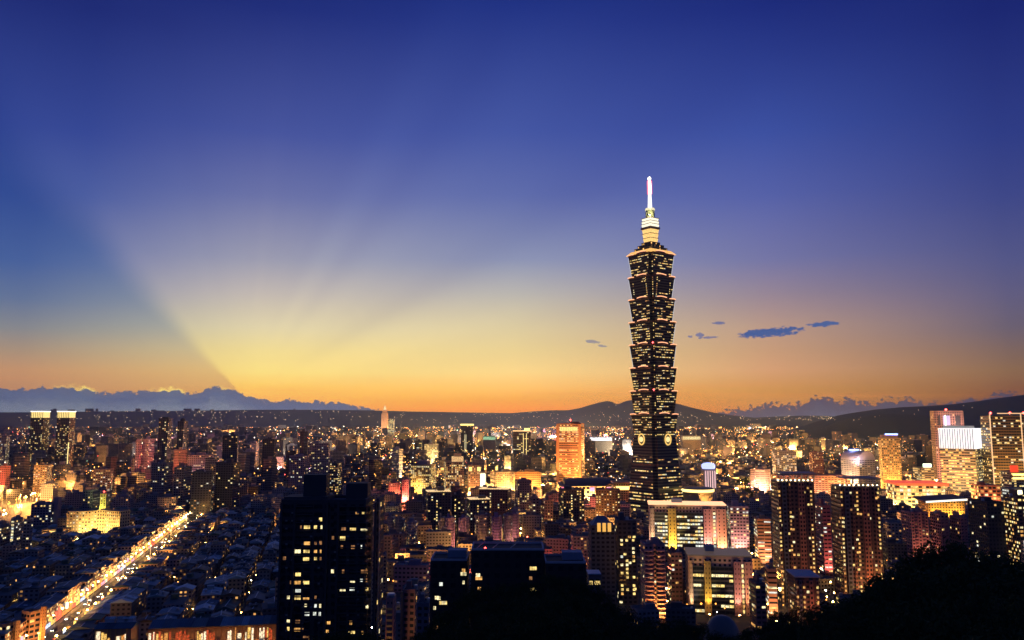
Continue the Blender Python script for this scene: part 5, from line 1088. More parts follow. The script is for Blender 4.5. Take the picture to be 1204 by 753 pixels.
boxpart(mh.root, 'eaves_beam', 0, -mh.d / 2 - 1.0, mh.h - 0.9, mh.w, 0.3, 0.5, plain('rust_post', (0.3, 0.12, 0.07)))
cs, sn = math.cos(mh.yaw), math.sin(mh.yaw)
for q in range(12):
    x, y = -mh.w / 2 + (q + .5) * mh.w / 12, -mh.d / 2 - 5
    lamp(mh.X + x * cs - y * sn, mh.Y + x * sn + y * cs, random.choice('ooy'), 0.62, 7, mh.yaw, 'street lamp in front of the red and orange lit market hall', 'lamps before the market hall')
ml = arcade('market_hall', 'smaller gold lit hall with blue roof patches, left of the long market hall', 'market hall', 112, 164, 741, 488, 13, 6, (0.35, 0.2, 0.12), 2, 5, ('ochre_post', (0.5, 0.33, 0.1)), ['gold', 'orange', 'gold', 'cream'])
sheet_roof(ml.root, ml.w, ml.d, ml.h + 0.01, 0, 2.0, 0.8)
for x, w_ in ((-0.25, 5), (0.12, 6), (0.3, 5)): 
    sheet_roof(boxpart(ml.root, 'rooftop_hut', x * ml.w, 3, ml.h + 1.2, w_, 5, 2.6, plain('pale_hut', (0.4, 0.46, 0.55))), w_, 5, 2.61, 3, 0.8, 0.4)
FOOT.append((mh.X - 22, mh.Y, 18)); FOOT.append((mh.X + 22, mh.Y, 18))
for (xl, xr, yt, d, lab) in ((-8, 17, 737, 505, 'orange lit shop row nearest the lower picture corner'), (25, 48, 722, 535, 'orange lit shop row between two tall orange piers')):
    r = hero('shop_row', lab, 'shop row', xl, xr, yt, d, depth=14, yaw=-24, wall=(0.5, 0.26, 0.14), lit=0.25, wf=(0.75, 0.5), bw=3, fh=3.4, mix='warm', most=50, shed=False)
    wash(r, 2.2e4, (1, 0.45, 0.12), 'F', off=8, n=3)
for (xl, xr, yt, d, lab) in ((16, 24, 733, 510, 'tall orange pier nearest the lower picture corner'), (48, 55, 716, 530, 'tall orange pier where the market street begins')):
    r = hero('sign_pier', lab, 'pier', xl, xr, yt, d, depth=3, yaw=-20, wall=(0.55, 0.28, 0.12), lit=0, wf=(0.3, 0.3), bw=2, fh=2, shed=False); wash(r, 5e3, (1, 0.5, 0.15), 'F', off=6)

# low houses in rows parallel to the market street
def in_view(X, Y, z=12, m=12):
    if Y < 60: return False
    x, y = proj(X, Y, z); return -m < x < 1204 + m and y < 753 + m
cand = []
row = 0; t = -560.0
while t < 420:
    s = -120.0 + random.uniform(-8, 8)
    while s < 900:
        w = random.uniform(13, 25); dp = random.uniform(11, 14)
        s2 = s + w / 2
        if row % 2 == 0 or True:
            P = SA + sd_ * s2 + td_ * t
            cand.append((P.x, P.y, w, dp, t))
        s += w + (1.0 if random.random() > 0.16 else 6.0)
    t += 13.6 if row % 2 == 0 else 19.0
    row += 1
houses, mass = [], MB()
lanes = []
for (X, Y, w, dp, t) in cand:
    x, y = proj(X, Y, 12)
    if not (-30 < x < 345 and 592 < y < 790): continue
    ss, tt = s_of(X, Y)
    if abs(tt) < 11.2 + 16 + dp / 2 and ss < slen + 15: continue
    if not free(X, Y, 8): continue
    if y > 736 and x > 100: continue
    if random.random() < 0.07: continue
    if x < 75 and Y > 1080: continue
    houses.append((Y, X, w, dp))
houses.sort()
def house_kind(): return random.choices(range(6), (5, 4, 5, 3, 2, 1))[0]
for n, (Y, X, w, dp) in enumerate(houses):
    h = random.choice((7, 9, 12, 12, 13.5, 15, 15, 18, 20)); k = house_kind()
    if proj(X, Y, 8)[0] < 75 and Y > 930: h = 6
    wc = tuple(0.55 * q for q in random.choice(WALLC))
    yaw = syaw + math.pi / 2 + random.uniform(-0.1, 0.1)
    if n < 300:
        rt = thing('row_house', '', 'row house', (X, Y, 0), yaw, 'low row houses around the market street')
        mb = MB(); mb.box(0, 0, 0, w, dp, h, col=wc, par=(random.random(), random.choice((0.02, 0.05, 0.1, 0.18)), 0.5, 0.45), bw=3, fh=3.0, top=ROOFD); mb.build('wall', FAC, rt)
        flat = random.random() < 0.25
        if not flat: sheet_roof(rt, w, dp, h + 0.01, k, random.uniform(1.2, 2.6), 0.5)
        if flat or random.random() < 0.35:
            sw = random.uniform(4, 8); q = boxpart(rt, 'rooftop_hut', random.uniform(-.3, .3) * w, random.uniform(-.15, .2) * dp, h + (0.01 if flat else 0.5), sw, random.uniform(4, 6), random.uniform(2.4, 3.6), plain('hut_wall_' + ROOFC[k][0].replace(' ', '_'), tuple(0.8 * c for c in ROOFC[k][1])))
        if random.random() < 0.4:
            lathe([(0.9, 0), (0.9, 1.7), (0.6, 2.0)], 8).build('water_tank', STEEL, rt, (random.uniform(-.4, .4) * w, dp * random.choice((-.3, .3)), h + (0.01 if flat else 0.7)))
        if random.random() < 0.3:
            mb = MB(); mb.box(0, 0, 0, 0.12, 0.12, 4.5); mb.box(0, 0, 3.4, 1.8, 0.08, 0.08); mb.box(0, 0, 4.0, 1.2, 0.08, 0.08); mb.build('antenna', STEEL, rt, (random.uniform(-.4, .4) * w, random.uniform(-.3, .3) * dp, h))
        if random.random() < 0.35:
            boxpart(rt, 'skylight_sheet', random.uniform(-.3, .3) * w, -dp * .3, h + (0.02 if flat else 1.0), random.uniform(1.5, 4), random.uniform(1.5, 3), 0.5, plain('pale_sheet', (0.5, 0.56, 0.6)))
        GENERIC.append((rt, ('flat roofed row house with hut' if flat else '%s roofed row house' % ROOFC[k][0]), X, Y, h))
    else:
        mass.box(X, Y, 0, w, dp, h, yaw, col=wc, par=(random.random(), 0.06, 0.5, 0.45), top=ROOFC[k][1])
        mass.box(X, Y, h + 0.01, w * 0.4, dp * 0.5, 2.6, yaw, col=ROOFC[k][1], top=ROOFC[k][1])
tag(mass.build('distant_houses', FAC), 'mass of low roofs beyond the nearer row houses', 'houses', kind='stuff')
for (Y, X, w, dp) in houses[::3]:
    if n_lamps[0] > 150: break
    P = Vector((X, Y)) + td_ * random.choice((-8.5, 8.5)); kd = random.choices('oyw', (3, 3, 2))[0]
    lamp(P.x, P.y, kd, random.uniform(0.22, 0.4), 7, 0, 'dim %s lamp in an alley between low roofs' % NAMEC[kd], '%s alley lamps between low roofs' % NAMEC[kd])
# two short bright lanes
for (p0, p1, kd, rr, where) in (((23, 678), (40, 650), 'y', 0.75, 'in the short lit lane by the grey flats'), ((279, 671), (288, 660), 'y', 0.5, 'in the small yellow lane among low roofs')):
    a, b = Vector(gp(*p0)), Vector(gp(*p1)); n = 5
    for q in range(n):
        c = a.lerp(b, q / (n - 1)); lamp(c.x + random.uniform(-1, 1), c.y, kd, rr, 9, 0, 'bright yellow lamp ' + where, 'lamps ' + where)
# the curving lit road at the far left
rd = MB(); pl = [(-8, 622), (4, 610), (14, 600), (26, 593), (40, 589), (56, 587)]
cen = [Vector(gp(*q)) for q in pl]
for a, b in zip(cen, cen[1:]):
    n_ = Vector((-(b - a).y, (b - a).x)).normalized() * 13
    rd.face([(v.x, v.y, 0.005) for v in (a - n_, b - n_, b + n_, a + n_)])
tag(rd.build('road', plain('asphalt', (0.07, 0.067, 0.065), 0.6, 0, 0.5)), kind='structure')
for a, b in zip(cen, cen[1:]):
    for q in range(8):
        c = a.lerp(b, q / 8); lamp(c.x + random.uniform(-11, 11), c.y + random.uniform(-4, 4), random.choice('aaao'), random.uniform(0.6, 1.3), 12, 0, 'sodium lamp along the curving lit road at the picture edge', 'lamps along the curving road')
for a in cen: FOOT.append((a.x, a.y, 30))

# ------------------------------------------------------------------ trees
leafm, k, p = newmat('foliage')
gi = k.n('ShaderNodeNewGeometry'); o = k.n('ShaderNodeTexCoord').outputs['Object']
k.put(p.inputs['Base Color'], k.ramp(k.noise(o, 0.35, 4.0), [(0.3, (0.02, 0.036, 0.015)), (0.5, (0.032, 0.056, 0.02)), (0.7, (0.055, 0.08, 0.028))]))
p.inputs['Roughness'].default_value = 0.9; p.inputs['Specular IOR Level'].default_value = 0.1
bark = plain('bark', (0.07, 0.055, 0.04), 0.9)
def tree_parts(seed, leaves, size):
    rd_ = random.Random(seed)
    tk = MB(); top = 5.5
    def limb(a, b, r0, r1):
        a, b = Vector(a), Vector(b); t = (b - a).normalized(); u = t.orthogonal().normalized(); v = t.cross(u)
        R0 = [tuple(a + (u * math.cos(q * 1.0472) + v * math.sin(q * 1.0472)) * r0) for q in range(6)]
        R1 = [tuple(b + (u * math.cos(q * 1.0472) + v * math.sin(q * 1.0472)) * r1) for q in range(6)]
        tk.prism(R0, R1, cap=True)
    limb((0, 0, -2), (0.2, 0.1, 5), 0.4, 0.26)
    clumps = []
    for q in range(9):
        a = q * 2.4 + rd_.uniform(-.4, .4); ln = rd_.uniform(2.0, 4.6); z = rd_.uniform(6, 11.5)
        e = (ln * math.cos(a), ln * math.sin(a), z); limb((0.2, 0.1, 4.4 + rd_.random()), e, 0.17, 0.05)
        clumps.append((e, rd_.uniform(1.5, 2.6)))
    clumps.append(((0, 0, 11.5), 2.2))
    V, Fc = [], []
    for _ in range(leaves):
        (cx, cyy, cz), r = rd_.choice(clumps)
        d = Vector((rd_.gauss(0, 1), rd_.gauss(0, 1), rd_.gauss(0, 0.8))).normalized() * r * rd_.random() ** 0.4
        c = Vector((cx, cyy, cz)) + d
        n = (d.normalized() * 0.6 + Vector((rd_.uniform(-1, 1), rd_.uniform(-1, 1), rd_.uniform(-.3, 1)))).normalized()
        u = n.orthogonal().normalized(); v = n.cross(u); a = rd_.uniform(0, 6.28)
        u, v = u * math.cos(a) + v * math.sin(a), v * math.cos(a) - u * math.sin(a)
        s = size * rd_.uniform(0.6, 1.3); i = len(V)
        V += [tuple(c - u * s), tuple(c - v * s * .45), tuple(c + u * s), tuple(c + v * s * .45)]; Fc.append((i, i + 1, i + 2, i + 3))
    me = bpy.data.meshes.new('crown'); me.from_pydata(V, [], Fc); me.materials.append(leafm); me.update()
    return tk.mesh('trunk', [bark]), me
NEAR = [tree_parts(i, 3600, 0.27) for i in range(4)]
FAR = [tree_parts(20 + i, 420, 0.75) for i in range(3)]
def tree(x, y, z, s, kind, lab, group, name='broadleaf_tree'):
    tk, cr = random.choice(NEAR if kind else FAR)
    rt = thing(name, lab, 'tree', (x, y, z), random.uniform(0, 6.28), group)
    for o_, nm in ((tk, 'trunk'), (cr, 'crown')): obj(nm, o_, rt, scale=(s, s, s * random.uniform(0.9, 1.1)))
    return rt
sil_r = [(935, 775), (965, 742), (985, 706), (1010, 688), (1040, 672), (1065, 662), (1090, 654), (1115, 650), (1140, 650), (1165, 656), (1190, 655), (1215, 650)]
nr = 0
for d, lo in ((205, 0), (170, 22), (140, 50), (112, 74), (92, 92)):
    step = 4.2 * 960 / d / 1.0
    x = 930 + lo * 0.2
    while x < 1230:
        ys_ = np.interp(x, [q[0] for q in sil_r], [q[1] for q in sil_r]) + lo * random.uniform(0.85, 1.2)
        if ys_ < 790:
            zt = zy(ys_, d + random.uniform(-8, 8)); X = xd(x, 680, d); hz = hill_z(X, d)
            s = max(0.55, min(2.0, (zt - hz) / 13.3))
            tree(X, d, zt - 13.3 * s, s, 1, 'black leafed tree on the wooded slope below the mauve brick apartments', 'trees on the slope below the mauve brick apartments'); nr += 1
        x += step * random.uniform(0.9, 1.4)
sil_c = [(380, 745), (420, 738), (470, 752), (498, 742), (520, 714), (545, 698), (575, 692), (605, 683), (635, 676), (660, 674), (690, 686), (715, 704), (745, 722), (775, 728), (805, 724), (830, 738), (870, 745), (905, 728), (940, 722), (970, 716), (990, 704)]
for d, lo in ((255, 0), (215, 14), (180, 28), (150, 40), (128, 52)):
    step = 4.6 * 960 / d
    x = 385.0 if lo < 20 else 480.0
    while x < 1040:
        ys_ = np.interp(x, [q[0] for q in sil_c], [q[1] for q in sil_c]) + lo * random.uniform(0.7, 1.2) + random.uniform(-2, 4)
        if ys_ < 775:
            zt = zy(ys_, d); X = xd(x, 720, d); s = random.uniform(0.75, 1.1)
            near_lamps = 500 < x < 700
            tree(X, d, zt - 13.3 * s, s, 1, 'dark tree at the foot of the flat black blocks' if x < 700 else 'dark tree on the slope below the office blocks', 'trees at the foot of the flat black blocks' if x < 700 else 'trees on the slope below the office blocks'); nr += 1
        x += step * random.uniform(0.9, 1.35)
# park trees among the lights
for (x0, x1, y0, y1, n, lab) in ((742, 762, 590, 600, 9, 'park tree at the foot of the skyscraper'), (862, 905, 572, 596, 16, 'tree among orange lamps beyond the round golden hall'), (760, 800, 650, 662, 6, 'courtyard tree under the glowing office piers'), (455, 505, 596, 602, 10, 'tree before the yellow grid block with lamps below'), (770, 1000, 540, 560, 26, 'park tree in the dark belt behind the skyscraper'), (570, 602, 547, 553, 8, 'tree in the dark grove behind the cream stepped flats'), (655, 735, 556, 562, 10, 'tree behind the dark mall roof')):
    for q in range(n):
        X, Y = gp(random.uniform(x0, x1), random.uniform(y0, y1)); s = random.uniform(0.8, 1.2) * (1 if Y < 1400 else 1.4)
        if free(X, Y, 4): tree(X, Y, 0, s, 0, lab, lab.replace('tree', 'trees', 1)); FOOT.append((X, Y, 5))

# ------------------------------------------------------------------ apartment blocks between the landmarks
blocks = []
d = 470.0
while d < 1420:
    X = -0.72 * d
    while X < 0.72 * d:
        x_, y_ = X + random.uniform(-5, 5), d + random.uniform(-5, 5)
        px_, py_ = proj(x_, y_, 10)
        if -15 < px_ < 1219 and py_ < 770 and not (px_ < 345 and y_ < 1180 ) and free(x_, y_, 13):
            ok = True
            if y_ < 560 and 500 < px_: ok = False
            if px_ < 78 and 1130 < y_ < 1345: ok = False
            if ok: blocks.append((y_, x_))
        X += random.uniform(27, 38)
    d += 33
blocks.sort()
bm2 = MB()
print('blocks', len(blocks), 'houses', len(houses), 'trees', nr)
for n, (Y, X) in enumerate(blocks):
    px_, py_ = proj(X, Y, 0)
    w, dp = random.uniform(15, 25), random.uniform(13, 20)
    if px_ < 450: h = random.choice((12, 15, 18, 21, 30, 36))
    elif Y < 800: h = random.choice((9, 12, 15, 18))
    else: h = random.choice((12, 15, 18, 21, 24, 30))
    if 735 < px_ < 900 and Y < 1150: h = min(h, 15)
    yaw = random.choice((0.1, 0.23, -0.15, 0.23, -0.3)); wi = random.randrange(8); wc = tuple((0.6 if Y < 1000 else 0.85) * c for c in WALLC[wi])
    lp = random.choice((0.01, 0.03, 0.05, 0.08, 0.14))
    if n < 300:
        rt = thing('apartment_block', '', 'apartment block', (X, Y, 0), yaw, 'apartment blocks between the towers')
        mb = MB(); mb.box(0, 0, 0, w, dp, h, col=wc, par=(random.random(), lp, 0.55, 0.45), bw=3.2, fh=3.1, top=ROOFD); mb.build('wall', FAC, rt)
        boxpart(rt, 'rooftop_shed', random.uniform(-.25, .25) * w, random.uniform(-.2, .2) * dp, h + .01, random.uniform(4, 8), random.uniform(4, 7), random.uniform(2.6, 5), plain('shed_%d' % wi, tuple(0.8 * c for c in wc)))
        if random.random() < 0.5: lathe([(1.1, 0), (1.1, 1.9), (0.7, 2.2)], 8).build('water_tank', STEEL, rt, (random.choice((-.38, .38)) * w, random.choice((-.36, .36)) * dp, h + .01))
        pb = MB()
        for (cx, cyy, a, c) in ((0, -dp / 2 + .2, w, .4), (0, dp / 2 - .2, w, .4), (-w / 2 + .2, 0, .4, dp - .82), (w / 2 - .2, 0, .4, dp - .82)): pb.box(cx, cyy, 0.003, a, c, 1.0, col=wc)
        pb.build('parapet', FAC, rt, (0, 0, h))
        GENERIC.append((rt, '%s %s apartment block' % ({9: 'squat', 12: 'squat', 15: 'low', 18: 'low', 21: 'mid height', 24: 'mid height', 30: 'tall', 36: 'tall'}[h], ['grey', 'brown', 'pinkish', 'pale', 'charcoal', 'lilac', 'blue grey', 'sandy'][wi]), X, Y, h))
    else:
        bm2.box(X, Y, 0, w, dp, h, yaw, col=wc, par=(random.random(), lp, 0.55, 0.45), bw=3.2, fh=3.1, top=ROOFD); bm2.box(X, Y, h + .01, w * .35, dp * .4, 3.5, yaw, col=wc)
    FOOT.append((X, Y, 8))
    bright = 1.0 if px_ > 450 else 0.5
    if n_lamps[0] < 240 and random.random() < 0.62 * bright:
        a = random.uniform(0, 6.28); kd = random.choices('oywrp', (6, 3, 2, 0.25, 0.25))[0]
        lamp(X + 14 * math.cos(a), Y + 14 * math.sin(a), kd, random.uniform(0.5, 0.95) if px_ > 450 else random.uniform(0.3, 0.6), 9)
tag(bm2.build('distant_blocks', FAC), 'mass of apartment blocks behind the nearer ones', 'apartment blocks', kind='stuff')

# pool of orange light below the pink balcony tower, and the starburst lamp
for q in range(16):
    X, Y = gp(random.uniform(756, 790), random.uniform(716, 730)); lamp(X, Y, random.choice('aao'), random.uniform(0.4, 0.8), 6, 0, 'orange lamp in the pool of light below the pink balcony tower', 'lamps below the pink balcony tower')
X, Y = gp(475, 690); lamp(X, Y - 6, 'w', 1.1, 14, 0, 'tall white starburst lamp beside the long purple block', 'starburst lamp')
for (x, y, kd, r_) in ((470, 602, 'y', 1.0), (477, 601, 'o', 1.0), (484, 600, 'o', 1.1), (490, 603, 'o', .9), (497, 602, 'y', .8), (660, 617, 'y', 1.1), (650, 622, 'o', 1.0), (645, 608, 'y', 1.3), (652, 600, 'y', 1.2), (650, 592, 'y', 1.1), (688, 621, 'w', 0.9), (690, 606, 'y', 1.1), (694, 597, 'y', 1.2), (595, 636, 'r', .8), (620, 642, 'r', 0.7), (610, 655, 'r', .5), (868, 640, 'o', 1.2), (875, 650, 'o', .8), (852, 645, 'o', .8), (1044, 588, 'y', 1.6), (1050, 640, 'o', .8), (1040, 575, 'y', 1.5), (1034, 585, 'y', 1.4), (1199, 656, 'y', .9), (510, 633, 'o', 0.8), (505, 628, 'o', .7), (546, 570, 'y', 1.4), (548, 585, 'y', 1.3), (575, 574, 'y', 1.5), (590, 575, 'y', 1.5), (598, 576, 'o', 1.3), (567, 574, 'w', 1.5), (805, 640, 'o', .8), (780, 652, 'y', .9), (867, 700, 'o', .7), (873, 706, 'o', .6), (862, 712, 'o', .6), (903, 727, 'o', .6), (843, 737, 'w', .3), (852, 744, 'g', .4)):
    X, Y = gp(x, y); lamp(X, Y, kd, r_ * 0.9, 10, 0, 'big %s street lamp flaring among the towers' % NAMEC[kd], '%s lamps flaring among the towers' % NAMEC[kd])

pool = {'o': MB(), 'y': MB(), 'a': MB()}
for (x0, x1, y0, y1, n) in ((452, 745, 562, 640, 420), (1030, 1204, 566, 606, 90), (790, 905, 560, 604, 120), (600, 720, 600, 640, 60), (905, 1060, 548, 604, 120), (780, 1060, 610, 735, 150), (455, 500, 640, 700, 20), (100, 330, 575, 612, 40), (380, 470, 590, 640, 30), (20, 330, 545, 580, 50)):
    for q in range(n):
        X, Y = gp(random.uniform(x0, x1), random.uniform(y0, y1)); b_ = pool[random.choice('ooyaaa')]
        r_ = random.uniform(0.45, 1.0) * (1 if x0 > 340 else .8); b_.ball(X, Y, random.uniform(7, 11), r_)
for c in 'oya': tag(pool[c].build('street_lamps', LAMPC[c]), '%s street lamps massed between the golden blocks' % NAMEC[c], 'lamps', kind='stuff')

# ------------------------------------------------------------------ the city beyond, and its lights
far = MB(); far2 = MB()
d = 1380.0
cnt = 0
while d < 9300:
    cell = 30 + (d - 1350) * 0.0105
    X = -0.70 * d
    while X < 0.70 * d:
        x_, y_ = X + random.uniform(-.3, .3) * cell, d + random.uniform(-.4, .4) * cell
        px_, py_ = proj(x_, y_, 0)
        park = (775 < px_ < 1010 and 532 < py_ < 548 and random.random() < 0.6)
        hillside_ = px_ > 985 and y_ > 4300
        if random.random() < 0.9 and not park and not hillside_ and -20 < px_ < 1224 and (y_ > 2300 or free(x_, y_, 12)):
            w, dp = cell * random.uniform(0.4, 0.8), cell * random.uniform(0.35, 0.65)
            u = random.random()
            h = random.uniform(10, 24) if u < 0.66 else random.uniform(22, 46) if u < 0.94 else random.uniform(45, 78)
            if 780 < px_ < 1010 and y_ < 2600: h = min(h, 22)
            if px_ > 590 and y_ < 1900: h = min(h, 17)
            elif px_ > 450 and y_ < 1800: h = min(h, 30)
            ws = max(3.3, y_ / 700.0)
            wc = random.choice(WALLC); f = random.uniform(0.25, 1.0)
            tgt = far
            if px_ < 80 and y_ < 1700: h = min(h, 26)
            lp = random.choice((0.0, 0.01, 0.02, 0.04, 0.08, 0.16)) * (1.4 if px_ > 440 else 0.9)
            tgt.box(x_, y_, 0, w, dp, h, random.choice((0.1, 0.3, -0.2, -0.5, 0.7)), col=tuple(f * c for c in wc), par=(random.random(), lp, 0.75, 0.6), bw=ws, fh=ws, top=ROOFD)
            if random.random() < .35 and y_ < 4000: tgt.box(x_, y_, h + .01, w * .4, dp * .4, random.uniform(3, 7), 0.2, col=wc, top=ROOFD)
            cnt += 1
        X += cell
    d += cell * 0.95
print('far buildings', cnt)
tag(far.build('distant_city', FARF), 'dense city of small dark blocks with lit panes spreading to the hills', 'city', kind='stuff')
lm = {c: MB() for c in 'oywrgp'}
def far_lamp(X, Y, z, r, kd): lm[kd].ball(X, Y, z, r)
for q in range(26000):
    dd = 1350 * (9000 / 1350) ** (random.random() ** 0.8)
    x = random.uniform(-10, 1214)
    dens = 0.42 if x < 300 else 0.6 if x < 440 else 1.0 if x < 720 else 0.9
    if 2000 < dd < 3600 and 770 < x < 1000: dens *= 0.5
    if x > 985 and dd > 4300: continue
    if random.random() > dens: continue
    X = xd(x, 505, dd)
    if random.random() < 0.6:                     # gather along the avenues
        ca, sa = math.cos(0.24), math.sin(0.24); u_, v_ = X * ca + dd * sa, -X * sa + dd * ca
        if random.random() < 0.5: u_ = round(u_ / 210) * 210 + random.gauss(0, 5)
        else: v_ = round(v_ / 260) * 260 + random.gauss(0, 5)
        X, dd = u_ * ca - v_ * sa, u_ * sa + v_ * ca
    if math.sin(X * .0043 + 1.3 + dd * .001) + math.sin(dd * .0031 - X * .0023) + math.sin(X * .0101 + dd * .0067) < random.uniform(-1.6, 0.9): continue
    if not 1350 < dd < 9100 or not free(X, dd, 2) and dd < 2300: continue
    z = random.uniform(10, 26) if random.random() < .6 else random.uniform(26, 50)
    kd = random.choices('oywrgp', (5.5, 3, 3.2, 0.5, 0.2, 0.35))[0]
    far_lamp(X, dd, z, dd * 0.00030 * random.choice((0.5, 0.6, 0.8, 1.0, 1.3, 1.9)), kd)
for q in range(5200):
    dd = random.uniform(4300, 9000); x = random.uniform(430, 985)
    if x > 690 and random.random() < .2: dd = random.uniform(5200, 7400)
    X = xd(x, 500, dd); v_ = random.random()
    if math.sin(X * .006 + dd * .002) + math.sin(dd * .0043) < random.uniform(-1.5, 1.0): continue
    far_lamp(X, dd, random.uniform(24, 46), dd * 0.00028 * random.choice((.5, .7, .9, 1.3)), 'o' if v_ < .6 else 'y' if v_ < .93 else 'w')
# mast lights put in to brighten the walls between the blocks
def added_masts(n, x0, x1, y0, y1, pw, mix_, f=1.0):
    for q in range(n):
        X, Y = gp(random.uniform(x0, x1), random.uniform(y0, y1)); kd = random.choice(mix_)
        c = {'o': (1.0, 0.40, 0.08), 'g': (1.0, 0.47, 0.10), 'w': (1.0, 0.80, 0.55), 'r': (1.0, 0.16, 0.08), 'p': (1.0, 0.4, 0.5)}[kd]; nm = {'o': 'orange', 'g': 'golden', 'w': 'white', 'r': 'red', 'p': 'pink'}[kd]
        hh = 24 if Y > 2200 else 16 if Y > 1150 else 8
        if Y < 1150 and not free(X, Y, -3): continue
        added_mast(X, Y, pw * random.choice((0.12, 0.25, 0.5, 0.9, 2.4)) * (Y / 2500) ** 1.3, c, hh, Y * 0.0004 * f, nm, 'added %s mast light flooding the %s' % (nm, 'far city streets' if Y > 2200 else 'streets between the towers'), 'added %s mast lights over the %s' % (nm, 'far city' if Y > 2200 else 'streets'))
for q in range(6):  # mast lights added to make the street canyon glow
    c = SA + sd_ * (-30 + q * (slen + 30) / 5.7) + td_ * random.uniform(-1, 1)
    added_mast(c.x, c.y, 2.6e4, (1.0, 0.45, 0.09), 11, 0.4, 'golden', 'added golden mast light in the middle of the market street', 'added golden mast lights along the market street')
added_masts(26, 0, 330, 500, 545, 9e5, 'oogwrp'); added_masts(14, 330, 450, 497, 560, 1.0e6, 'oogwp'); added_masts(48, 450, 745, 497, 545, 1.9e6, 'ooggwp'); added_masts(46, 770, 1100, 497, 545, 1.9e6, 'ooggg')
added_masts(34, 455, 745, 562, 600, 7.5e5, 'oggg', .8); added_masts(22, 780, 1060, 552, 604, 9e5, 'oog', .8); added_masts(16, 1030, 1204, 555, 606, 8e5, 'oggg', .8); added_masts(10, 15, 330, 550, 585, 5e5, 'oor', .8); added_masts(8, 600, 720, 600, 645, 2.5e5, 'oor', .7); added_masts(22, 455, 760, 618, 700, 2.0e5, 'ooogr', .8); added_masts(16, 780, 1060, 606, 730, 2.2e5, 'ooog', .8); added_masts(10, 340, 480, 590, 690, 1.3e5, 'oor', .7); added_masts(16, 20, 330, 590, 700, 1.6e5, 'oog', .6); added_masts(8, 0, 60, 584, 606, 6.0e5, 'o', .5); added_masts(4, 120, 175, 578, 590, 4e5, 'o', .8)
# strings of road lamps
for pts, n, kd, f in ((((70, 503.5), (180, 504), (300, 502.5), (440, 500)), 90, 'o', 1.5), (((515, 499), (560, 497.5), (650, 499)), 60, 'y', 1.7), (((795, 498), (860, 497), (940, 496.5), (1010, 497)), 110, 'o', 1.9), (((790, 501.5), (880, 500.5), (985, 501.5)), 90, 'y', 1.9), (((900, 507), (990, 506)), 50, 'o', 1.7), (((1000, 506), (1100, 503)), 50, 'o', 1.4), (((420, 494), (520, 498)), 30, 'y', 1.3), (((120, 583), (175, 580)), 14, 'o', 2.4)):
    xs_, ys_ = [q[0] for q in pts], [q[1] for q in pts]
    for q in range(n):
        x = xs_[0] + (xs_[-1] - xs_[0]) * (q + random.random() * .8) / n; y = np.interp(x, xs_, ys_) + random.gauss(0, 0.35)
        X, Y = gp(x, max(y, 497.2), 10); Y2 = min(Y, 9200); far_lamp(X * Y2 / Y, Y2, 32 if Y2 > 3000 else 14, Y2 * 0.0003 * f * random.uniform(.5, 1.2), kd if random.random() < .75 else random.choice('oyw'))
for c in 'oywrgp':
    m = {'o': ((1.0, 0.36, 0.06), 8), 'y': ((1.0, 0.58, 0.12), 8), 'w': ((1.0, 0.84, 0.62), 8), 'r': ((1.0, 0.08, 0.06), 9), 'g': ((0.4, 1.0, 0.7), 6), 'p': ((1.0, 0.4, 0.75), 7)}[c]
    tag(lm[c].build('distant_lamps', glow('distant_%s_lamps' % NAMEC[c], m[0], m[1], False)), '%s pinpoint lamps scattered across the far city' % NAMEC[c], 'lamps', kind='stuff')
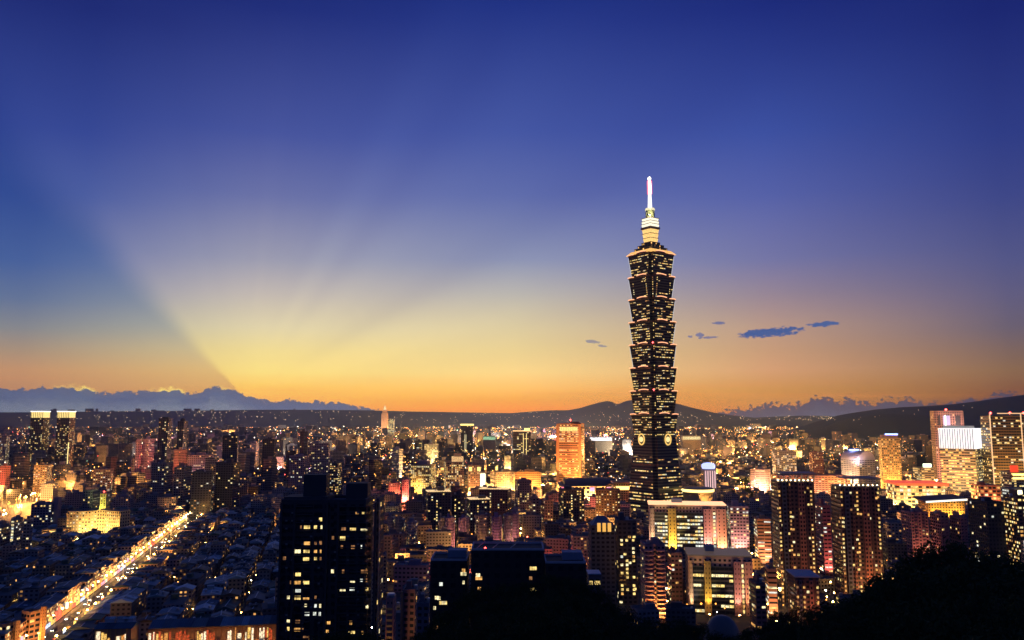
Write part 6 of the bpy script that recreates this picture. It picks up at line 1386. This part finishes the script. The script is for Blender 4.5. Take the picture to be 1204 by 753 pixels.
# clusters of very bright far signs
for (x, y, r_, c, nm) in ((529, 502, 5, (1, .93, 1), 'white'), (513, 509, 3.0, (1, .95, .9), 'white'), (476, 514, 3.2, (.95, .95, 1), 'white'), (470, 505, 3, (1, .8, .9), 'rose white'), (571, 510, 3, (.95, .97, 1), 'cool white'), (596, 512, 2.4, (.9, 1, .95), 'green white'), (733, 507, 4.2, (1, .72, .9), 'pink white'), (630, 520, 2.0, (.75, .75, 1), 'blue white'), (641, 511, 2, (.8, 1, .8), 'green'), (652, 517, 2.6, (1, .9, .5), 'cream'), (836, 508, 3.0, (1, .75, .1), 'yellow'), (844, 505, 2.4, (1, .7, .75), 'rose'), (881, 504, 4.6, (1, .93, .9), 'white'), (861, 533, 3.2, (1, .9, .6), 'cream'), (858, 546, 3.2, (1, .85, .5), 'cream'), (918, 515, 3.6, (1, .93, .85), 'white'), (940, 506, 2.6, (1, .8, .5), 'cream'), (978, 505, 2.6, (1, .75, .2), 'yellow'), (395, 519, 3.4, (.45, .95, 1), 'turquoise'), (302, 519, 2.2, (1, .2, .35), 'red'), (293, 517, 3, (1, .95, .75), 'cream'), (98, 546, 2.4, (1, .6, .2), 'amber'), (157, 541, 2.6, (1, .65, .2), 'amber'), (103, 519, 2.2, (1, .85, .45), 'cream'), (592, 538, 2.6, (1, .8, .4), 'cream'), (476, 549, 2.2, (1, .5, .12), 'amber'), (337, 555, 2.2, (1, .8, .65), 'rose white'), (264, 512, 3, (1, .75, .35), 'gold'), (560, 508, 2, (1, .8, .3), 'gold')):
    X, Y = gp(x, y + 3, 0); h = zy(y, Y)
    rt = thing('rooftop_sign', 'blinding %s sign on the far city, %s' % (nm, ''), 'sign', (X, Y, 0))
    mb = MB(); mb.box(-0.4 * r_ * Y / F, 0, 0, 1.2, 1.2, h, base=True); mb.box(0.4 * r_ * Y / F, 0, 0, 1.2, 1.2, h, base=True); mb.build('frame', DARK, rt)
    pw = r_ * Y / F
    bx = lathe([(pw * .25, -.3 * pw), (pw * .5, -.15 * pw), (pw * .5, .15 * pw), (pw * .25, .3 * pw)], 12); bx.build('panel', glow('sign_far_' + nm.replace(' ', '_'), c, 4.0), rt, (0, 0, h))
    GENERIC.append((rt, '%s sign lamp glaring in the far city' % nm, X, Y, h))
# white stadium strip lights behind the orange tower
for (xl, xr, yt, d_, lab) in ((692, 720, 514, 2700, 'long low hall lit blinding white right behind the orange tower'), (800, 824, 513, 2900, 'long low hall lit pale yellow behind the skyscraper'), (568, 583, 513, 2700, 'green lit sports field stand among far roofs')):
    r = L(lab, xl, xr, yt, d_, depth=30, wall=CREAM, lit=0, most=10, shed=False); boxpart(r.root, 'light_band', 0, -r.d / 2 - .6, r.h - 12, r.w * .96, 1, 10, glow('band_' + lab.split()[5 if 'white' in lab else 4], (0.95, 0.95, 1.0) if 'white' in lab else (1, .85, .4) if 'yellow' in lab else (.4, .7, .4), 1.5 if 'white' in lab else .8, True, .85))
# lights on the dark slopes
from mathutils.bvhtree import BVHTree
SLOPES = [BVHTree.FromPolygons([v.co for v in o_.data.vertices], [tuple(f.vertices) for f in o_.data.polygons]) for o_ in S.objects if o_.name.split('.')[0] in ('plateau_hills', 'mountain', 'hills')]
hl_ = MB()
for (x, y, d_) in [(721, 475, 8000), (724, 477, 8000), (716, 479, 7900), (708, 486, 7600), (706, 485, 7600), (673, 488, 7400), (727, 489, 7300), (641, 481.5, 9200), (622, 486, 9000), (625, 485.5, 9000), (628, 486, 9000), (1029, 491, 4700), (1034, 490, 4700), (1010, 494, 4500), (1012, 492, 4500), (1013, 500, 4300), (1004, 495, 4400), (1075, 488, 5200), (1080, 483, 5700), (1062, 484, 5700), (1133, 478, 5900), (1143, 480, 5800), (800, 486, 7400), (835, 490, 6900), (560, 487, 10500), (568, 488, 10500), (570, 486, 10500), (475, 487.5, 10500), (474, 486, 10500)] + [(random.uniform(110, 440), random.uniform(483.6, 486.5), 11800) for _ in range(60)] + [(random.uniform(870, 985), random.uniform(489.5, 495), 6700) for _ in range(80)] + [(random.uniform(20, 860), random.uniform(487.5, 498), 7600) for _ in range(230)] + [(random.uniform(560, 740), random.uniform(484, 494), 7600) for _ in range(26)]:
    q = ray(x, y).normalized(); best = None
    for bv in SLOPES:
        ht = bv.ray_cast(Vector((0, 0, EYE)), q)
        if ht[0] is not None and (best is None or ht[3] < best): best = ht[3]
    if best and best > 3000:
        c = Vector((0, 0, EYE)) + q * (best - 25); hl_.ball(c.x, c.y, c.z + 4, best * 0.00026 * random.uniform(.6, 1.3), 0)
tag(hl_.build('distant_lamps', glow('slope_lamps', (1.0, 0.72, 0.36), 5, False)), 'pinpoint lamps dotted over the dark slopes', 'lamps', kind='stuff')
# towers on the plateau rim
rim = MB()
for q in range(46):
    x = random.uniform(60, 420); hh = random.choice((20, 30, 45, 60)); rim.box(xd(x, 484, 13400), 13400, zy(485, 13400) - 20, random.uniform(30, 90), 30, hh + 20, 0.2, col=(.2, .2, .22), par=(random.random(), .1, .7, .6), bw=20, fh=20)
tag(rim.build('distant_blocks', FARF), 'tiny blocks along the rim of the far plateau', 'blocks', kind='stuff')

# ------------------------------------------------------------------ labels by place for the look-alikes
LM = [(768, 560, 'the skyscraper foot'), (390, 610, 'the near black tower'), (112, 615, 'the curved yellow block'), (255, 735, 'the long market hall'), (140, 742, 'the smaller gold lit hall'), (62, 515, 'the gold crowned pair'), (205, 525, 'the dark pair'), (210, 622, 'the far end of market street'), (150, 680, 'the middle of market street'), (75, 745, 'the near end of market street'), (30, 664, 'the short lit lane'), (284, 665, 'the small yellow lane'), (671, 535, 'the orange tower'), (498, 570, 'the yellow grid block'), (806, 625, 'the glowing roof edge block'), (842, 690, 'the dimmer office block'), (931, 620, 'the first lamp topped tower'), (1005, 620, 'the second lamp topped tower'), (1098, 630, 'the mauve brick row'), (1130, 530, 'the white crowned tower'), (530, 660, 'the flat black block'), (475, 668, 'the starburst lamp'), (767, 690, 'the pink balcony tower'), (705, 640, 'the arch crowned tower'), (565, 625, 'the violet tower row'), (640, 610, 'the red brown balcony tower'), (825, 580, 'the round golden hall'), (1075, 580, 'the red roofed mall'), (20, 592, 'the curving lit road'), (352, 545, 'the mauve flats'), (452, 490, 'the slender pinkish tower'), (893, 575, 'the pink stepped block')]
ORD = ['', 'second ', 'third ', 'fourth ', 'fifth ', 'sixth ', 'seventh ', 'eighth ', 'ninth ', 'tenth ', 'eleventh ', 'twelfth ', 'thirteenth ', 'fourteenth ', 'fifteenth ', 'sixteenth ', 'seventeenth ', 'eighteenth ', 'nineteenth ', 'twentieth ']
buck = {}
for rt, desc, X, Y, h in GENERIC:
    x, y = proj(X, Y, h)
    lx, ly, nm = min(LM, key=lambda q: (q[0] - x) ** 2 + (q[1] - y) ** 2)
    dx, dy = x - lx, y - ly
    rel = ('right of' if dx > 0 else 'left of') if abs(dx) > abs(dy) else ('below' if dy > 0 else 'above')
    buck.setdefault((desc, rel, nm), []).append((dx * dx + dy * dy, rt))
for (desc, rel, nm), L_ in buck.items():
    L_.sort(key=lambda q: q[0])
    for i, (_, rt) in enumerate(L_):
        rt['label'] = '%s, %snearest %s %s' % (desc, ORD[min(i, 19)], rel, nm)

# ------------------------------------------------------------------ evening haze over the basin
hm = bpy.data.materials.new('haze'); hm.use_nodes = True
t_ = hm.node_tree; t_.nodes.clear()
pv_ = t_.nodes.new('ShaderNodeVolumePrincipled'); ho_ = t_.nodes.new('ShaderNodeOutputMaterial')
t_.links.new(pv_.outputs[0], ho_.inputs['Volume'])
pv_.inputs['Color'].default_value = (0.46, 0.68, 1.0, 1); pv_.inputs['Anisotropy'].default_value = 0.22; pv_.inputs['Density'].default_value = HAZE
hb = MB(); hb.box(0, 8600, -6, 30000, 18000, 530, base=True)
tag(hb.build('haze', hm), 'thin blue evening haze over the city', 'haze', kind='stuff')
